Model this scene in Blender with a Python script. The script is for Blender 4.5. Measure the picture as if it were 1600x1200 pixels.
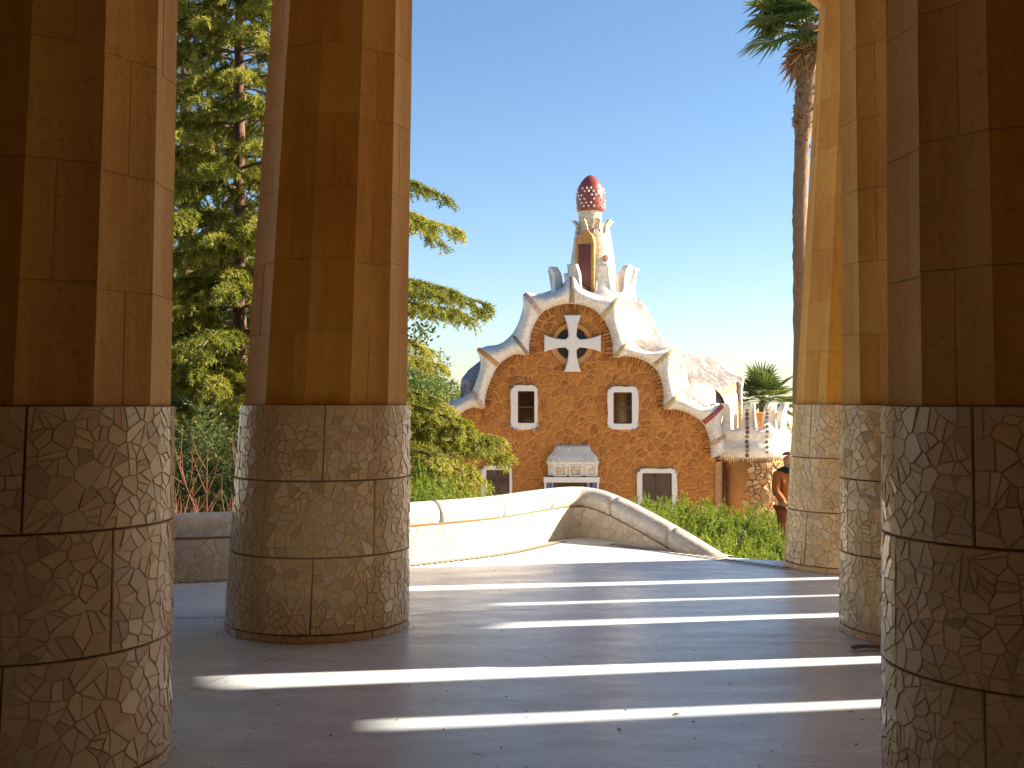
import bpy, bmesh, math, random
import numpy as np
from mathutils import Vector, Matrix

for o in list(bpy.data.objects):
    bpy.data.objects.remove(o)
R = math.radians
SC = bpy.context.scene
COL = SC.collection
random.seed(7)
rng = np.random.default_rng(7)

# ------------------------------------------------------------------ camera, sky, sun, exposure
EYE = 1.78
cam_d = bpy.data.cameras.new("camera")
cam = bpy.data.objects.new("camera", cam_d)
COL.objects.link(cam)
cam.location = (0, 0, EYE)
cam.rotation_euler = (R(90), 0, 0)
cam_d.sensor_width = 36
cam_d.lens = 40.5
cam_d.shift_y = 30 / 1600
cam_d.clip_start = 0.05
cam_d.clip_end = 6000
SC.camera = cam

SUN_EL, SUN_AZ = 28.0, 9.0            # elevation; degrees the sun stands in front of due right
S = Vector((math.cos(R(SUN_EL)) * math.cos(R(SUN_AZ)), math.cos(R(SUN_EL)) * math.sin(R(SUN_AZ)), math.sin(R(SUN_EL))))
world = bpy.data.worlds.new("World")
SC.world = world
world.use_nodes = True
wn = world.node_tree
wn.nodes.clear()
sky = wn.nodes.new("ShaderNodeTexSky")
sky.sky_type = 'NISHITA'
sky.sun_disc = False
sky.sun_elevation = R(SUN_EL)
sky.sun_rotation = R(90 - SUN_AZ)
sky.altitude = 700
sky.air_density = 1.0
sky.dust_density = 0.9
sky.ozone_density = 2.0
bg = wn.nodes.new("ShaderNodeBackground")
bg.inputs[1].default_value = 0.05
wo = wn.nodes.new("ShaderNodeOutputWorld")
gm = wn.nodes.new("ShaderNodeHueSaturation")
gm.inputs["Saturation"].default_value = 1.12
gm.inputs["Value"].default_value = 0.8
wn.links.new(sky.outputs[0], gm.inputs["Color"])
wn.links.new(gm.outputs[0], bg.inputs[0])
wn.links.new(bg.outputs[0], wo.inputs[0])

sun_d = bpy.data.lights.new("sun", 'SUN')
sun_d.energy = 3.8
sun_d.angle = R(0.53)
sun_d.color = (1.0, 0.83, 0.61)
sun = bpy.data.objects.new("sun", sun_d)
COL.objects.link(sun)
sun.rotation_euler = S.to_track_quat('Z', 'Y').to_euler()
sun.location = (30, 5, 30)

SC.view_settings.view_transform = 'Standard'
SC.view_settings.look = 'None'
SC.view_settings.exposure = 2.32
SC.view_settings.gamma = 1.0
SC.view_settings.use_curve_mapping = False
SC.cycles.max_bounces = 8
SC.cycles.diffuse_bounces = 6
SC.cycles.transparent_max_bounces = 8
SC.cycles.use_denoising = True

# ------------------------------------------------------------------ materials
MATS = {}


class N:
    """tiny node-graph writer"""
    def __init__(self, name):
        self.m = bpy.data.materials.new(name)
        self.m.use_nodes = True
        self.t = self.m.node_tree
        self.t.nodes.clear()
        self.out = self.n("ShaderNodeOutputMaterial")
        self.b = self.n("ShaderNodeBsdfPrincipled")
        self.l(self.b.outputs[0], self.out.inputs[0])
        MATS[name] = self.m

    def n(self, t, **kw):
        x = self.t.nodes.new(t)
        for k, v in kw.items():
            setattr(x, k, v)
        return x

    def l(self, a, b):
        self.t.links.new(a, b)

    def coord(self, which='Object'):
        return self.n("ShaderNodeTexCoord").outputs[which]

    def noise(self, vec, scale, detail=4, rough=0.55, stretch=None):
        if stretch:
            mp = self.n("ShaderNodeMapping")
            mp.inputs['Scale'].default_value = stretch
            self.l(vec, mp.inputs[0])
            vec = mp.outputs[0]
        x = self.n("ShaderNodeTexNoise")
        x.inputs['Scale'].default_value = scale
        x.inputs['Detail'].default_value = detail
        x.inputs['Roughness'].default_value = rough
        self.l(vec, x.inputs['Vector'])
        return x.outputs[0]

    def vor(self, vec, scale, feature='F1', out=0):
        x = self.n("ShaderNodeTexVoronoi", feature=feature)
        x.inputs['Scale'].default_value = scale
        self.l(vec, x.inputs['Vector'])
        return x.outputs[out]

    def ramp(self, f, stops):
        x = self.n("ShaderNodeValToRGB")
        e = x.color_ramp.elements
        while len(e) > 1:
            e.remove(e[-1])
        e[0].position, e[0].color = stops[0][0], (*stops[0][1], 1)
        for p, c in stops[1:]:
            k = e.new(p)
            k.color = (*c, 1)
        self.l(f, x.inputs[0])
        return x.outputs[0]

    def mix(self, f, a, b, mode='MIX'):
        x = self.n("ShaderNodeMix", data_type='RGBA', blend_type=mode)
        for i, v in ((0, f), (6, a), (7, b)):
            if hasattr(v, 'node'):
                self.l(v, x.inputs[i])
            elif i == 0:
                x.inputs[0].default_value = v
            else:
                x.inputs[i].default_value = (*v, 1)
        return x.outputs[2]

    def math(self, op, a, b=None):
        x = self.n("ShaderNodeMath", operation=op)
        for i, v in ((0, a), (1, b)):
            if v is None:
                continue
            if hasattr(v, 'node'):
                self.l(v, x.inputs[i])
            else:
                x.inputs[i].default_value = v
        return x.outputs[0]

    def rand(self):
        return self.n("ShaderNodeObjectInfo").outputs['Random']

    def bump(self, h, strength=0.3, dist=0.01):
        x = self.n("ShaderNodeBump")
        x.inputs['Strength'].default_value = strength
        x.inputs['Distance'].default_value = dist
        self.l(h, x.inputs['Height'])
        self.l(x.outputs[0], self.b.inputs['Normal'])

    def col(self, c):
        if hasattr(c, 'node'):
            self.l(c, self.b.inputs['Base Color'])
        else:
            self.b.inputs['Base Color'].default_value = (*c, 1)

    def rough(self, r):
        if hasattr(r, 'node'):
            self.l(r, self.b.inputs['Roughness'])
        else:
            self.b.inputs['Roughness'].default_value = r


def geo_pos(g):
    return g.n("ShaderNodeNewGeometry").outputs['Position']


# polished concrete floor of the hall
g = N("concrete")
p = geo_pos(g)
a = g.noise(p, 0.5, 6, 0.62)
b_ = g.noise(p, 2.4, 7, 0.68, (0.55, 1.5, 1))
c_ = g.noise(p, 55, 3, 0.7)
e_ = g.noise(p, 9, 6, 0.7)
base = g.ramp(a, [(0.3, (0.52, 0.61, 0.73)), (0.52, (0.61, 0.70, 0.81)), (0.72, (0.69, 0.77, 0.86))])
base = g.mix(g.ramp(b_, [(0.44, (0, 0, 0)), (0.62, (0.75, 0.75, 0.75))]), base, (0.43, 0.51, 0.62))
base = g.mix(g.ramp(e_, [(0.56, (0, 0, 0)), (0.72, (0.5, 0.5, 0.5))]), base, (0.33, 0.32, 0.31))
base = g.mix(g.ramp(c_, [(0.32, (0.5, 0.5, 0.5)), (0.44, (0, 0, 0))]), base, (0.28, 0.26, 0.24))
g.col(base)
g.rough(g.ramp(b_, [(0.35, (0.24, 0.24, 0.24)), (0.65, (0.36, 0.36, 0.36))]))
g.bump(g.math('ADD', c_, e_), 0.08, 0.003)

# sandstone blocks of the shafts: colour shifts from block to block
g = N("sandstone")
p = geo_pos(g)
r_ = g.rand()
base = g.ramp(r_, [(0.0, (0.65, 0.345, 0.050)), (0.2, (0.59, 0.285, 0.032)), (0.45, (0.68, 0.39, 0.07)), (0.7, (0.62, 0.305, 0.036)), (0.85, (0.67, 0.36, 0.055)), (1.0, (0.57, 0.26, 0.026))])
n1 = g.noise(p, 1.8, 6, 0.62, (1, 1, 0.45))
n2 = g.noise(p, 30, 5, 0.75)
n3 = g.noise(p, 6, 5, 0.65, (2.6, 2.6, 0.22))
n4 = g.noise(p, 11, 6, 0.7)
base = g.mix(g.ramp(n1, [(0.40, (0, 0, 0)), (0.68, (0.5, 0.5, 0.5))]), base, (0.42, 0.14, 0.012))
base = g.mix(g.ramp(n3, [(0.50, (0, 0, 0)), (0.70, (0.5, 0.5, 0.5))]), base, (0.70, 0.39, 0.08))
base = g.mix(g.ramp(n4, [(0.58, (0, 0, 0)), (0.74, (0.45, 0.45, 0.45))]), base, (0.28, 0.12, 0.03))
base = g.mix(g.ramp(n2, [(0.30, (0.6, 0.6, 0.6)), (0.44, (0, 0, 0))]), base, (0.22, 0.09, 0.022))
g.col(base)
g.rough(0.7)
g.bump(g.math('ADD', n2, g.math('ADD', n4, n3)), 0.5, 0.008)

g = N("mortar")
p = geo_pos(g)
g.col(g.mix(g.noise(p, 8), (0.44, 0.24, 0.08), (0.64, 0.42, 0.18)))
g.rough(0.9)

# ceramic shards of the column collars
g = N("shard_glaze")
p = geo_pos(g)
r_ = g.rand()
base = g.ramp(r_, [(0.0, (0.78, 0.58, 0.32)), (0.12, (0.68, 0.49, 0.26)), (0.27, (0.84, 0.66, 0.41)), (0.40, (0.70, 0.55, 0.29)), (0.52, (0.80, 0.60, 0.34)),
                   (0.62, (0.78, 0.52, 0.30)), (0.69, (0.44, 0.34, 0.18)), (0.77, (0.82, 0.63, 0.35)), (0.86, (0.56, 0.38, 0.22)), (0.93, (0.72, 0.60, 0.44)), (1.0, (0.74, 0.55, 0.28))])
n1 = g.noise(p, 2.4, 5, 0.62)
n2 = g.noise(p, 34, 5, 0.7)
base = g.mix(g.ramp(n1, [(0.42, (0, 0, 0)), (0.70, (0.55, 0.55, 0.55))]), base, (0.60, 0.44, 0.21))
base = g.mix(g.ramp(n2, [(0.54, (0, 0, 0)), (0.72, (0.45, 0.45, 0.45))]), base, (0.34, 0.26, 0.16))
g.col(base)
g.rough(g.ramp(n2, [(0.3, (0.14, 0.14, 0.14)), (0.7, (0.40, 0.40, 0.40))]))
g.bump(n2, 0.12, 0.003)

g = N("grout")
p = geo_pos(g)
g.col(g.ramp(g.noise(p, 1.7, 4), [(0.36, (0.36, 0.20, 0.08)), (0.48, (0.58, 0.41, 0.21)), (0.60, (0.74, 0.58, 0.35))]))
g.rough(0.9)

g = N("joint_seam")
g.col((0.26, 0.12, 0.055))
g.rough(0.9)

# white mosaic of the parapet
g = N("white_shard")
p = geo_pos(g)
r_ = g.rand()
base = g.ramp(r_, [(0, (0.58, 0.54, 0.47)), (0.4, (0.66, 0.62, 0.55)), (0.7, (0.54, 0.49, 0.41)), (1, (0.62, 0.59, 0.53))])
n1 = g.noise(p, 2.5)
base = g.mix(g.ramp(n1, [(0.45, (0, 0, 0)), (0.75, (0.45, 0.45, 0.45))]), base, (0.55, 0.48, 0.38))
g.col(base)
g.rough(0.4)
g = N("white_grout")
p = geo_pos(g)
g.col(g.mix(g.noise(p, 5), (0.42, 0.35, 0.27), (0.54, 0.47, 0.38)))
g.rough(0.9)


def mosaic(name, c0, c1, c2, scale, grout, gw=0.035, rough=0.35, stain=0.35):
    """fine broken-tile skin, for pieces a couple of pixels across"""
    g = N(name)
    p = geo_pos(g)
    cell = g.vor(p, scale, 'F1', 1)
    edge = g.vor(p, scale, 'DISTANCE_TO_EDGE')
    sp = g.n("ShaderNodeSeparateColor")
    g.l(cell, sp.inputs[0])
    base = g.ramp(sp.outputs[0], [(0, c0), (0.45, c1), (0.8, c2), (1, c0)])
    n = g.noise(p, 1.2, 5, 0.6)
    base = g.mix(g.ramp(n, [(0.45, (0, 0, 0)), (0.75, (stain,) * 3)]), base, tuple(v * 0.6 for v in c2))
    base = g.mix(g.ramp(edge, [(gw, (1, 1, 1)), (gw * 1.8, (0, 0, 0))]), base, grout)
    g.col(base)
    g.rough(rough)
    g.bump(g.math('MINIMUM', edge, 0.08), 0.5, 0.03)
    return g.m


mosaic("coping_mosaic", (0.64, 0.62, 0.58), (0.70, 0.68, 0.64), (0.54, 0.50, 0.45), 13, (0.56, 0.52, 0.46))
mosaic("white_mosaic", (0.74, 0.71, 0.66), (0.80, 0.78, 0.74), (0.64, 0.59, 0.52), 9, (0.58, 0.52, 0.45))
mosaic("roof_mosaic", (0.28, 0.265, 0.24), (0.32, 0.30, 0.27), (0.17, 0.14, 0.115), 5, (0.12, 0.095, 0.08), stain=0.9)
mosaic("cream_mosaic", (0.70, 0.62, 0.45), (0.76, 0.71, 0.6), (0.45, 0.34, 0.2), 11, (0.42, 0.33, 0.22), stain=0.6)
mosaic("slate_mosaic", (0.22, 0.25, 0.33), (0.32, 0.36, 0.46), (0.16, 0.18, 0.26), 8, (0.4, 0.4, 0.42))
mosaic("grey_mosaic", (0.38, 0.36, 0.36), (0.48, 0.45, 0.44), (0.28, 0.25, 0.25), 9, (0.5, 0.46, 0.42))
mosaic("olive_mosaic", (0.42, 0.32, 0.13), (0.5, 0.4, 0.2), (0.3, 0.2, 0.08), 12, (0.55, 0.45, 0.3))
mosaic("pink_mosaic", (0.42, 0.24, 0.2), (0.56, 0.44, 0.38), (0.3, 0.16, 0.13), 16, (0.6, 0.5, 0.45))
mosaic("red_mosaic", (0.28, 0.04, 0.045), (0.34, 0.06, 0.06), (0.2, 0.03, 0.04), 12, (0.32, 0.1, 0.09))
mosaic("orange_mosaic", (0.5, 0.22, 0.035), (0.58, 0.29, 0.06), (0.4, 0.16, 0.03), 12, (0.45, 0.25, 0.1))
mosaic("brown_mosaic", (0.2, 0.12, 0.1), (0.3, 0.21, 0.17), (0.14, 0.09, 0.08), 14, (0.4, 0.32, 0.27))
mosaic("dome_mosaic", (0.25, 0.035, 0.02), (0.31, 0.055, 0.03), (0.17, 0.025, 0.018), 14, (0.22, 0.08, 0.06))

g = N("facade_stone")
p = geo_pos(g)
r_ = g.rand()
base = g.ramp(r_, [(0, (0.30, 0.11, 0.024)), (0.2, (0.40, 0.16, 0.036)), (0.4, (0.24, 0.085, 0.020)), (0.6, (0.34, 0.13, 0.028)), (0.8, (0.45, 0.20, 0.05)), (1, (0.28, 0.10, 0.023))])
n1 = g.noise(p, 5, 5, 0.65)
n2 = g.noise(p, 0.5, 4, 0.6)
base = g.mix(g.ramp(n1, [(0.42, (0, 0, 0)), (0.68, (0.55, 0.55, 0.55))]), base, (0.50, 0.215, 0.048))
base = g.mix(g.ramp(n2, [(0.45, (0, 0, 0)), (0.68, (0.4, 0.4, 0.4))]), base, (0.48, 0.22, 0.06))
g.col(base)
g.rough(0.85)
g.bump(n1, 0.6, 0.05)
g = N("facade_mortar")
p = geo_pos(g)
g.col(g.mix(g.noise(p, 3, 5), (0.44, 0.18, 0.036), (0.60, 0.29, 0.08)))
g.rough(0.9)
g.bump(g.noise(p, 9, 4), 0.4, 0.03)
g = N("rubble_stone")
p = geo_pos(g)
r_ = g.rand()
base = g.ramp(r_, [(0, (0.40, 0.22, 0.09)), (0.4, (0.52, 0.34, 0.17)), (0.7, (0.34, 0.17, 0.07)), (1, (0.48, 0.28, 0.13))])
n1 = g.noise(p, 7, 5, 0.65)
base = g.mix(g.ramp(n1, [(0.42, (0, 0, 0)), (0.7, (0.6, 0.6, 0.6))]), base, (0.58, 0.42, 0.25))
g.col(base)
g.rough(0.85)
g.bump(n1, 0.8, 0.06)


def plain(name, c, rough=0.6, var=0.2, scale=6, metal=0.0):
    g = N(name)
    p = geo_pos(g)
    g.col(g.mix(g.noise(p, scale, 5, 0.6), tuple(v * (1 - var) for v in c), tuple(min(1, v * (1 + var)) for v in c)))
    g.rough(rough)
    g.b.inputs['Metallic'].default_value = metal
    return g.m


plain("white_frame", (0.72, 0.70, 0.68), 0.5, 0.1)
plain("window_wood", (0.075, 0.022, 0.014), 0.45, 0.3)
plain("door_red", (0.13, 0.03, 0.02), 0.55, 0.25)
plain("terracotta", (0.40, 0.16, 0.05), 0.8, 0.25)
plain("dark_void", (0.02, 0.017, 0.015), 0.6, 0.3)
plain("blue_tile", (0.10, 0.09, 0.34), 0.3, 0.3)
plain("violet_tile", (0.24, 0.2, 0.42), 0.3, 0.3)
plain("grey_tile", (0.38, 0.36, 0.4), 0.3, 0.3)
plain("disc_brown", (0.15, 0.055, 0.04), 0.3, 0.4)
plain("white_glaze", (0.8, 0.78, 0.74), 0.25, 0.05)
plain("pipe_brown", (0.12, 0.035, 0.02), 0.5, 0.2)
plain("iron", (0.035, 0.03, 0.028), 0.6, 0.3, 20)
plain("steel", (0.42, 0.42, 0.42), 0.35, 0.15, 20, 0.8)
plain("ceiling_white", (0.76, 0.78, 0.80), 0.7, 0.15, 2)
plain("light_block_dark", (0.06, 0.04, 0.028), 0.85, 0.25, 2)  # dark absorbing surface for the added unseen walls
plain("bark", (0.13, 0.075, 0.05), 0.9, 0.5, 14)
plain("palm_bark", (0.20, 0.125, 0.07), 0.9, 0.5, 10)
plain("dead_frond", (0.34, 0.19, 0.085), 0.85, 0.45, 5)
plain("red_twig", (0.28, 0.12, 0.075), 0.7, 0.4, 6)
plain("skin", (0.55, 0.30, 0.18), 0.5, 0.08, 20)
plain("hair", (0.19, 0.10, 0.06), 0.7, 0.3, 30)
plain("jacket_cloth", (0.34, 0.11, 0.022), 0.8, 0.2, 12)
plain("scarf_cloth", (0.012, 0.018, 0.028), 0.9, 0.2, 12)
plain("trouser_cloth", (0.26, 0.075, 0.05), 0.85, 0.25, 9)
plain("sleeve_lining", (0.05, 0.06, 0.09), 0.8, 0.2)
plain("shoe_leather", (0.03, 0.02, 0.015), 0.5, 0.2)
plain("fallen_leaf", (0.16, 0.08, 0.03), 0.8, 0.4, 20)

g = N("window_glass")
p = geo_pos(g)
g.col(g.mix(g.noise(p, 1.3, 3), (0.012, 0.007, 0.004), (0.06, 0.025, 0.01)))
g.rough(0.06)
g.b.inputs['Specular IOR Level'].default_value = 0.5


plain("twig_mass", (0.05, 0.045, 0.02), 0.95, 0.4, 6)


def leafmat(name, lo, mid, hi, scale, transl=0.35):
    g = N(name)
    p = geo_pos(g)
    a = g.n("ShaderNodeAttribute", attribute_name="tint").outputs['Fac']
    n = g.noise(p, scale, 3, 0.6)
    f = g.math('ADD', g.math('MULTIPLY', a, 0.6), g.math('MULTIPLY', n, 0.4))
    c = g.ramp(f, [(0.2, lo), (0.5, mid), (0.78, hi)])
    g.col(c)
    g.rough(0.55)
    tr = g.n("ShaderNodeBsdfTranslucent")
    g.l(c, tr.inputs[0])
    mx = g.n("ShaderNodeMixShader")
    mx.inputs[0].default_value = transl
    g.l(g.b.outputs[0], mx.inputs[1])
    g.l(tr.outputs[0], mx.inputs[2])
    g.l(mx.outputs[0], g.out.inputs[0])
    return g.m


leafmat("cedar_needles", (0.07, 0.10, 0.014), (0.21, 0.235, 0.03), (0.42, 0.40, 0.06), 1.6, 0.5)
leafmat("dark_needles", (0.03, 0.055, 0.014), (0.065, 0.10, 0.022), (0.14, 0.165, 0.035), 1.6, 0.35)
leafmat("hedge_leaf", (0.055, 0.11, 0.010), (0.155, 0.235, 0.018), (0.30, 0.36, 0.04), 2.5, 0.45)
leafmat("yellow_leaf", (0.12, 0.18, 0.02), (0.20, 0.25, 0.03), (0.27, 0.30, 0.05), 4)
leafmat("pine_leaf", (0.06, 0.105, 0.016), (0.105, 0.16, 0.024), (0.165, 0.205, 0.04), 0.8)
leafmat("palm_leaf", (0.05, 0.09, 0.02), (0.10, 0.15, 0.03), (0.22, 0.23, 0.055), 2, 0.35)

plain("plaza_paving", (0.50, 0.42, 0.32), 0.85, 0.15, 1.0)
g = N("soil")
p = geo_pos(g)
g.col(g.ramp(g.noise(p, 0.6, 6), [(0.35, (0.42, 0.38, 0.31)), (0.6, (0.54, 0.49, 0.41)), (0.75, (0.48, 0.43, 0.35))]))
g.rough(0.95)


# ------------------------------------------------------------------ helpers
def mesh(name, verts, faces, mat, parent=None, smooth=False):
    me = bpy.data.meshes.new(name)
    me.from_pydata([tuple(v) for v in verts], [], faces)
    if mat:
        me.materials.append(MATS[mat])
    if smooth:
        me.polygons.foreach_set('use_smooth', [True] * len(me.polygons))
    o = bpy.data.objects.new(name, me)
    COL.objects.link(o)
    if parent:
        o.parent = parent
    return o


def empty(name, label=None, cat=None, group=None):
    o = bpy.data.objects.new(name, None)
    COL.objects.link(o)
    return tag(o, label, cat, group)


def tag(o, label=None, cat=None, group=None, kind=None):
    for k, v in (("label", label), ("category", cat), ("group", group), ("kind", kind)):
        if v:
            o[k] = v
    return o


class MB:
    def __init__(self):
        self.v, self.f = [], []

    def add(self, vs, fs):
        n = len(self.v)
        self.v += [tuple(v) for v in vs]
        self.f += [tuple(i + n for i in f) for f in fs]
        return self

    def box(self, x0, x1, y0, y1, z0, z1):
        return self.add([(x0, y0, z0), (x1, y0, z0), (x1, y1, z0), (x0, y1, z0), (x0, y0, z1), (x1, y0, z1), (x1, y1, z1), (x0, y1, z1)],
                        [(0, 3, 2, 1), (4, 5, 6, 7), (0, 1, 5, 4), (1, 2, 6, 5), (2, 3, 7, 6), (3, 0, 4, 7)])

    def prism_xz(self, poly, y0, y1, inset=0.0):
        """polygon in x,z (counter-clockwise seen from the camera side) from front y0 to back y1, front edge chamfered"""
        n = len(poly)
        cx = sum(q[0] for q in poly) / n
        cz = sum(q[1] for q in poly) / n
        vs = []
        if inset:
            for x, z in poly:
                d = math.hypot(x - cx, z - cz) or 1
                k = max(0.2, 1 - inset / d)
                vs.append((cx + (x - cx) * k, y0, cz + (z - cz) * k))
            vs += [(x, y0 + inset, z) for x, z in poly] + [(x, y1, z) for x, z in poly]
            fs = [tuple(range(n))] + [(i, i + n, (i + 1) % n + n, (i + 1) % n) for i in range(n)] + \
                 [(i + n, i + 2 * n, (i + 1) % n + 2 * n, (i + 1) % n + n) for i in range(n)]
        else:
            vs = [(x, y0, z) for x, z in poly] + [(x, y1, z) for x, z in poly]
            fs = [tuple(range(n)), tuple(range(2 * n - 1, n - 1, -1))] + [(i, i + n, (i + 1) % n + n, (i + 1) % n) for i in range(n)]
        return self.add(vs, fs)

    def frame_xz(self, outer, inner, y0, y1):
        n = len(outer)
        vs = [(x, y0, z) for x, z in outer] + [(x, y0, z) for x, z in inner] + [(x, y1, z) for x, z in outer] + [(x, y1, z) for x, z in inner]
        fs = []
        for i in range(n):
            j = (i + 1) % n
            fs += [(i, j, n + j, n + i), (i, 2 * n + i, 2 * n + j, j), (n + i, n + j, 3 * n + j, 3 * n + i)]
        return self.add(vs, fs)

    def tube(self, pts, rad, seg=6, cap=True):
        pts = [Vector(q) for q in pts]
        n = len(pts)
        rad = rad if hasattr(rad, '__len__') else [rad] * n
        vs = []
        up = None
        for i, q in enumerate(pts):
            d = (pts[min(i + 1, n - 1)] - pts[max(i - 1, 0)]).normalized()
            if up is None:
                up = d.orthogonal().normalized()
            up = (up - d * up.dot(d))
            up = up.normalized() if up.length > 1e-6 else d.orthogonal().normalized()
            s = d.cross(up)
            vs += [q + (up * math.cos(2 * math.pi * k / seg) + s * math.sin(2 * math.pi * k / seg)) * rad[i] for k in range(seg)]
        fs = [(i * seg + k, i * seg + (k + 1) % seg, (i + 1) * seg + (k + 1) % seg, (i + 1) * seg + k) for i in range(n - 1) for k in range(seg)]
        if cap:
            fs += [tuple(range(seg))[::-1], tuple((n - 1) * seg + k for k in range(seg))]
        return self.add(vs, fs)

    def lathe(self, prof, c, seg=32):
        m = len(prof)
        vs = [(c[0] + r * math.cos(2 * math.pi * k / seg), c[1] + r * math.sin(2 * math.pi * k / seg), z) for k in range(seg) for r, z in prof]
        fs = [(k * m + i, ((k + 1) % seg) * m + i, ((k + 1) % seg) * m + i + 1, k * m + i + 1) for k in range(seg) for i in range(m - 1)]
        return self.add(vs, fs)

    def grid(self, rows):
        n = len(rows[0])
        vs = [q for r in rows for q in r]
        fs = [(i * n + k, i * n + k + 1, (i + 1) * n + k + 1, (i + 1) * n + k) for i in range(len(rows) - 1) for k in range(n - 1)]
        return self.add(vs, fs)

    def build(self, name, mat, parent=None, smooth=False):
        return mesh(name, self.v, self.f, mat, parent, smooth)


def recalc(o):
    bm = bmesh.new()
    bm.from_mesh(o.data)
    bmesh.ops.recalc_face_normals(bm, faces=bm.faces)
    bm.to_mesh(o.data)
    bm.free()
    return o


def clip(poly, px, py, nx, ny):
    out = []
    n = len(poly)
    for i in range(n):
        a, b = poly[i], poly[(i + 1) % n]
        da = (a[0] - px) * nx + (a[1] - py) * ny
        db = (b[0] - px) * nx + (b[1] - py) * ny
        if da <= 0:
            out.append(a)
        if da * db < 0:
            t = da / (da - db)
            out.append((a[0] + (b[0] - a[0]) * t, a[1] + (b[1] - a[1]) * t))
    return out


def area(poly):
    return 0.5 * sum(poly[i][0] * poly[(i + 1) % len(poly)][1] - poly[(i + 1) % len(poly)][0] * poly[i][1] for i in range(len(poly)))


def inset_poly(poly, d):
    """shrink a convex counter-clockwise polygon by d on each side"""
    out = list(poly)
    n = len(poly)
    for i in range(n):
        a, b = poly[i], poly[(i + 1) % n]
        ex, ey = b[0] - a[0], b[1] - a[1]
        L = math.hypot(ex, ey)
        if L < 1e-6:
            continue
        nx, ny = ey / L, -ex / L
        out = clip(out, a[0] - nx * d, a[1] - ny * d, nx, ny)
        if len(out) < 3:
            return []
    # drop tiny edges
    res = []
    for q in out:
        if not res or math.hypot(q[0] - res[-1][0], q[1] - res[-1][1]) > 0.004:
            res.append(q)
    return res if len(res) >= 3 else []


def shatter(u0, u1, v0, v1, size, rnd, split=0.3, jit=0.48, drop=0.0):
    """irregular convex shards filling a rectangle: jittered Voronoi cells, some snapped in two"""
    nx, ny = max(1, round((u1 - u0) / size)), max(1, round((v1 - v0) / size))
    sx, sy = (u1 - u0) / nx, (v1 - v0) / ny
    seeds = [(u0 + (i + 0.5 + rnd.uniform(-jit, jit)) * sx, v0 + (j + 0.5 + rnd.uniform(-jit, jit)) * sy) for i in range(nx) for j in range(ny)]
    if drop:
        seeds = [q for q in seeds if rnd.random() > drop] or seeds
    S_ = np.array(seeds)
    cells = []
    for q in seeds:
        d = ((S_ - q) ** 2).sum(1)
        idx = np.argsort(d)[1:18]
        poly = [(u0, v0), (u1, v0), (u1, v1), (u0, v1)]
        for k in idx:
            w = S_[k]
            poly = clip(poly, (q[0] + w[0]) / 2, (q[1] + w[1]) / 2, w[0] - q[0], w[1] - q[1])
            if len(poly) < 3:
                break
        if len(poly) < 3:
            continue
        if rnd.random() < split and area(poly) > size * size * 0.8:
            cx = sum(t[0] for t in poly) / len(poly)
            cy = sum(t[1] for t in poly) / len(poly)
            a = rnd.uniform(0, math.pi)
            for s in (1, -1):
                h = clip(poly, cx, cy, s * math.cos(a), s * math.sin(a))
                if len(h) >= 3:
                    cells.append(h)
        else:
            cells.append(poly)
    return cells


def catmull(pts, per):
    pts = [np.array(q, float) for q in pts]
    n = len(pts)
    out = []
    for i in range(n - 1):
        p0, p1, p2, p3 = pts[max(i - 1, 0)], pts[i], pts[i + 1], pts[min(i + 2, n - 1)]
        for k in range(per):
            t = k / per
            out.append(0.5 * ((2 * p1) + (-p0 + p2) * t + (2 * p0 - 5 * p1 + 4 * p2 - p3) * t * t + (-p0 + 3 * p1 - 3 * p2 + p3) * t ** 3))
    out.append(pts[-1])
    return out


def blades(name, base, dirs, length, width, mat, parent=None, tint=None, kind="stuff", quad=False):
    """many small leaf-sized faces: one tapering blade for each base point and direction (numpy arrays)"""
    n = len(base)
    up = rng.normal(size=(n, 3))
    side = np.cross(dirs, up)
    side /= np.linalg.norm(side, axis=1, keepdims=True) + 1e-9
    L = np.broadcast_to(np.asarray(length, float), (n,))[:, None]
    W = np.broadcast_to(np.asarray(width, float), (n,))[:, None]
    tip = base + dirs * L
    mid = base + dirs * L * 0.45
    if quad:
        v = np.stack([base, mid + side * W / 2, tip, mid - side * W / 2], 1).reshape(-1, 3)
        k = 4
    else:
        v = np.stack([base + side * W / 2, tip, base - side * W / 2], 1).reshape(-1, 3)
        k = 3
    me = bpy.data.meshes.new(name)
    me.vertices.add(len(v))
    me.vertices.foreach_set('co', v.ravel())
    me.loops.add(n * k)
    me.loops.foreach_set('vertex_index', np.arange(n * k, dtype=np.int32))
    me.polygons.add(n)
    me.polygons.foreach_set('loop_start', np.arange(0, n * k, k, dtype=np.int32))
    me.polygons.foreach_set('loop_total', np.full(n, k, dtype=np.int32))
    me.update()
    me.validate()
    at = me.attributes.new("tint", 'FLOAT', 'FACE')
    t = rng.random(n) if tint is None else np.clip(tint + rng.normal(0, 0.12, n), 0, 1)
    at.data.foreach_set('value', t.astype(np.float32))
    me.materials.append(MATS[mat])
    o = bpy.data.objects.new(name, me)
    COL.objects.link(o)
    if parent:
        o.parent = parent
    if kind:
        o["kind"] = kind
    return o


def unit(a):
    return a / (np.linalg.norm(a, axis=-1, keepdims=True) + 1e-9)


# ------------------------------------------------------------------ the ground
def terrain_h(x, y):
    t = min(1, max(0, (y - 20) / 16))
    t = t * t * (3 - 2 * t)
    h = -0.66 - 2.9 * t
    if y < 10.5 and x < 12:
        h = -0.66
    return h + 0.05 * math.sin(x * 0.9) * math.cos(y * 0.7)


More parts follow.
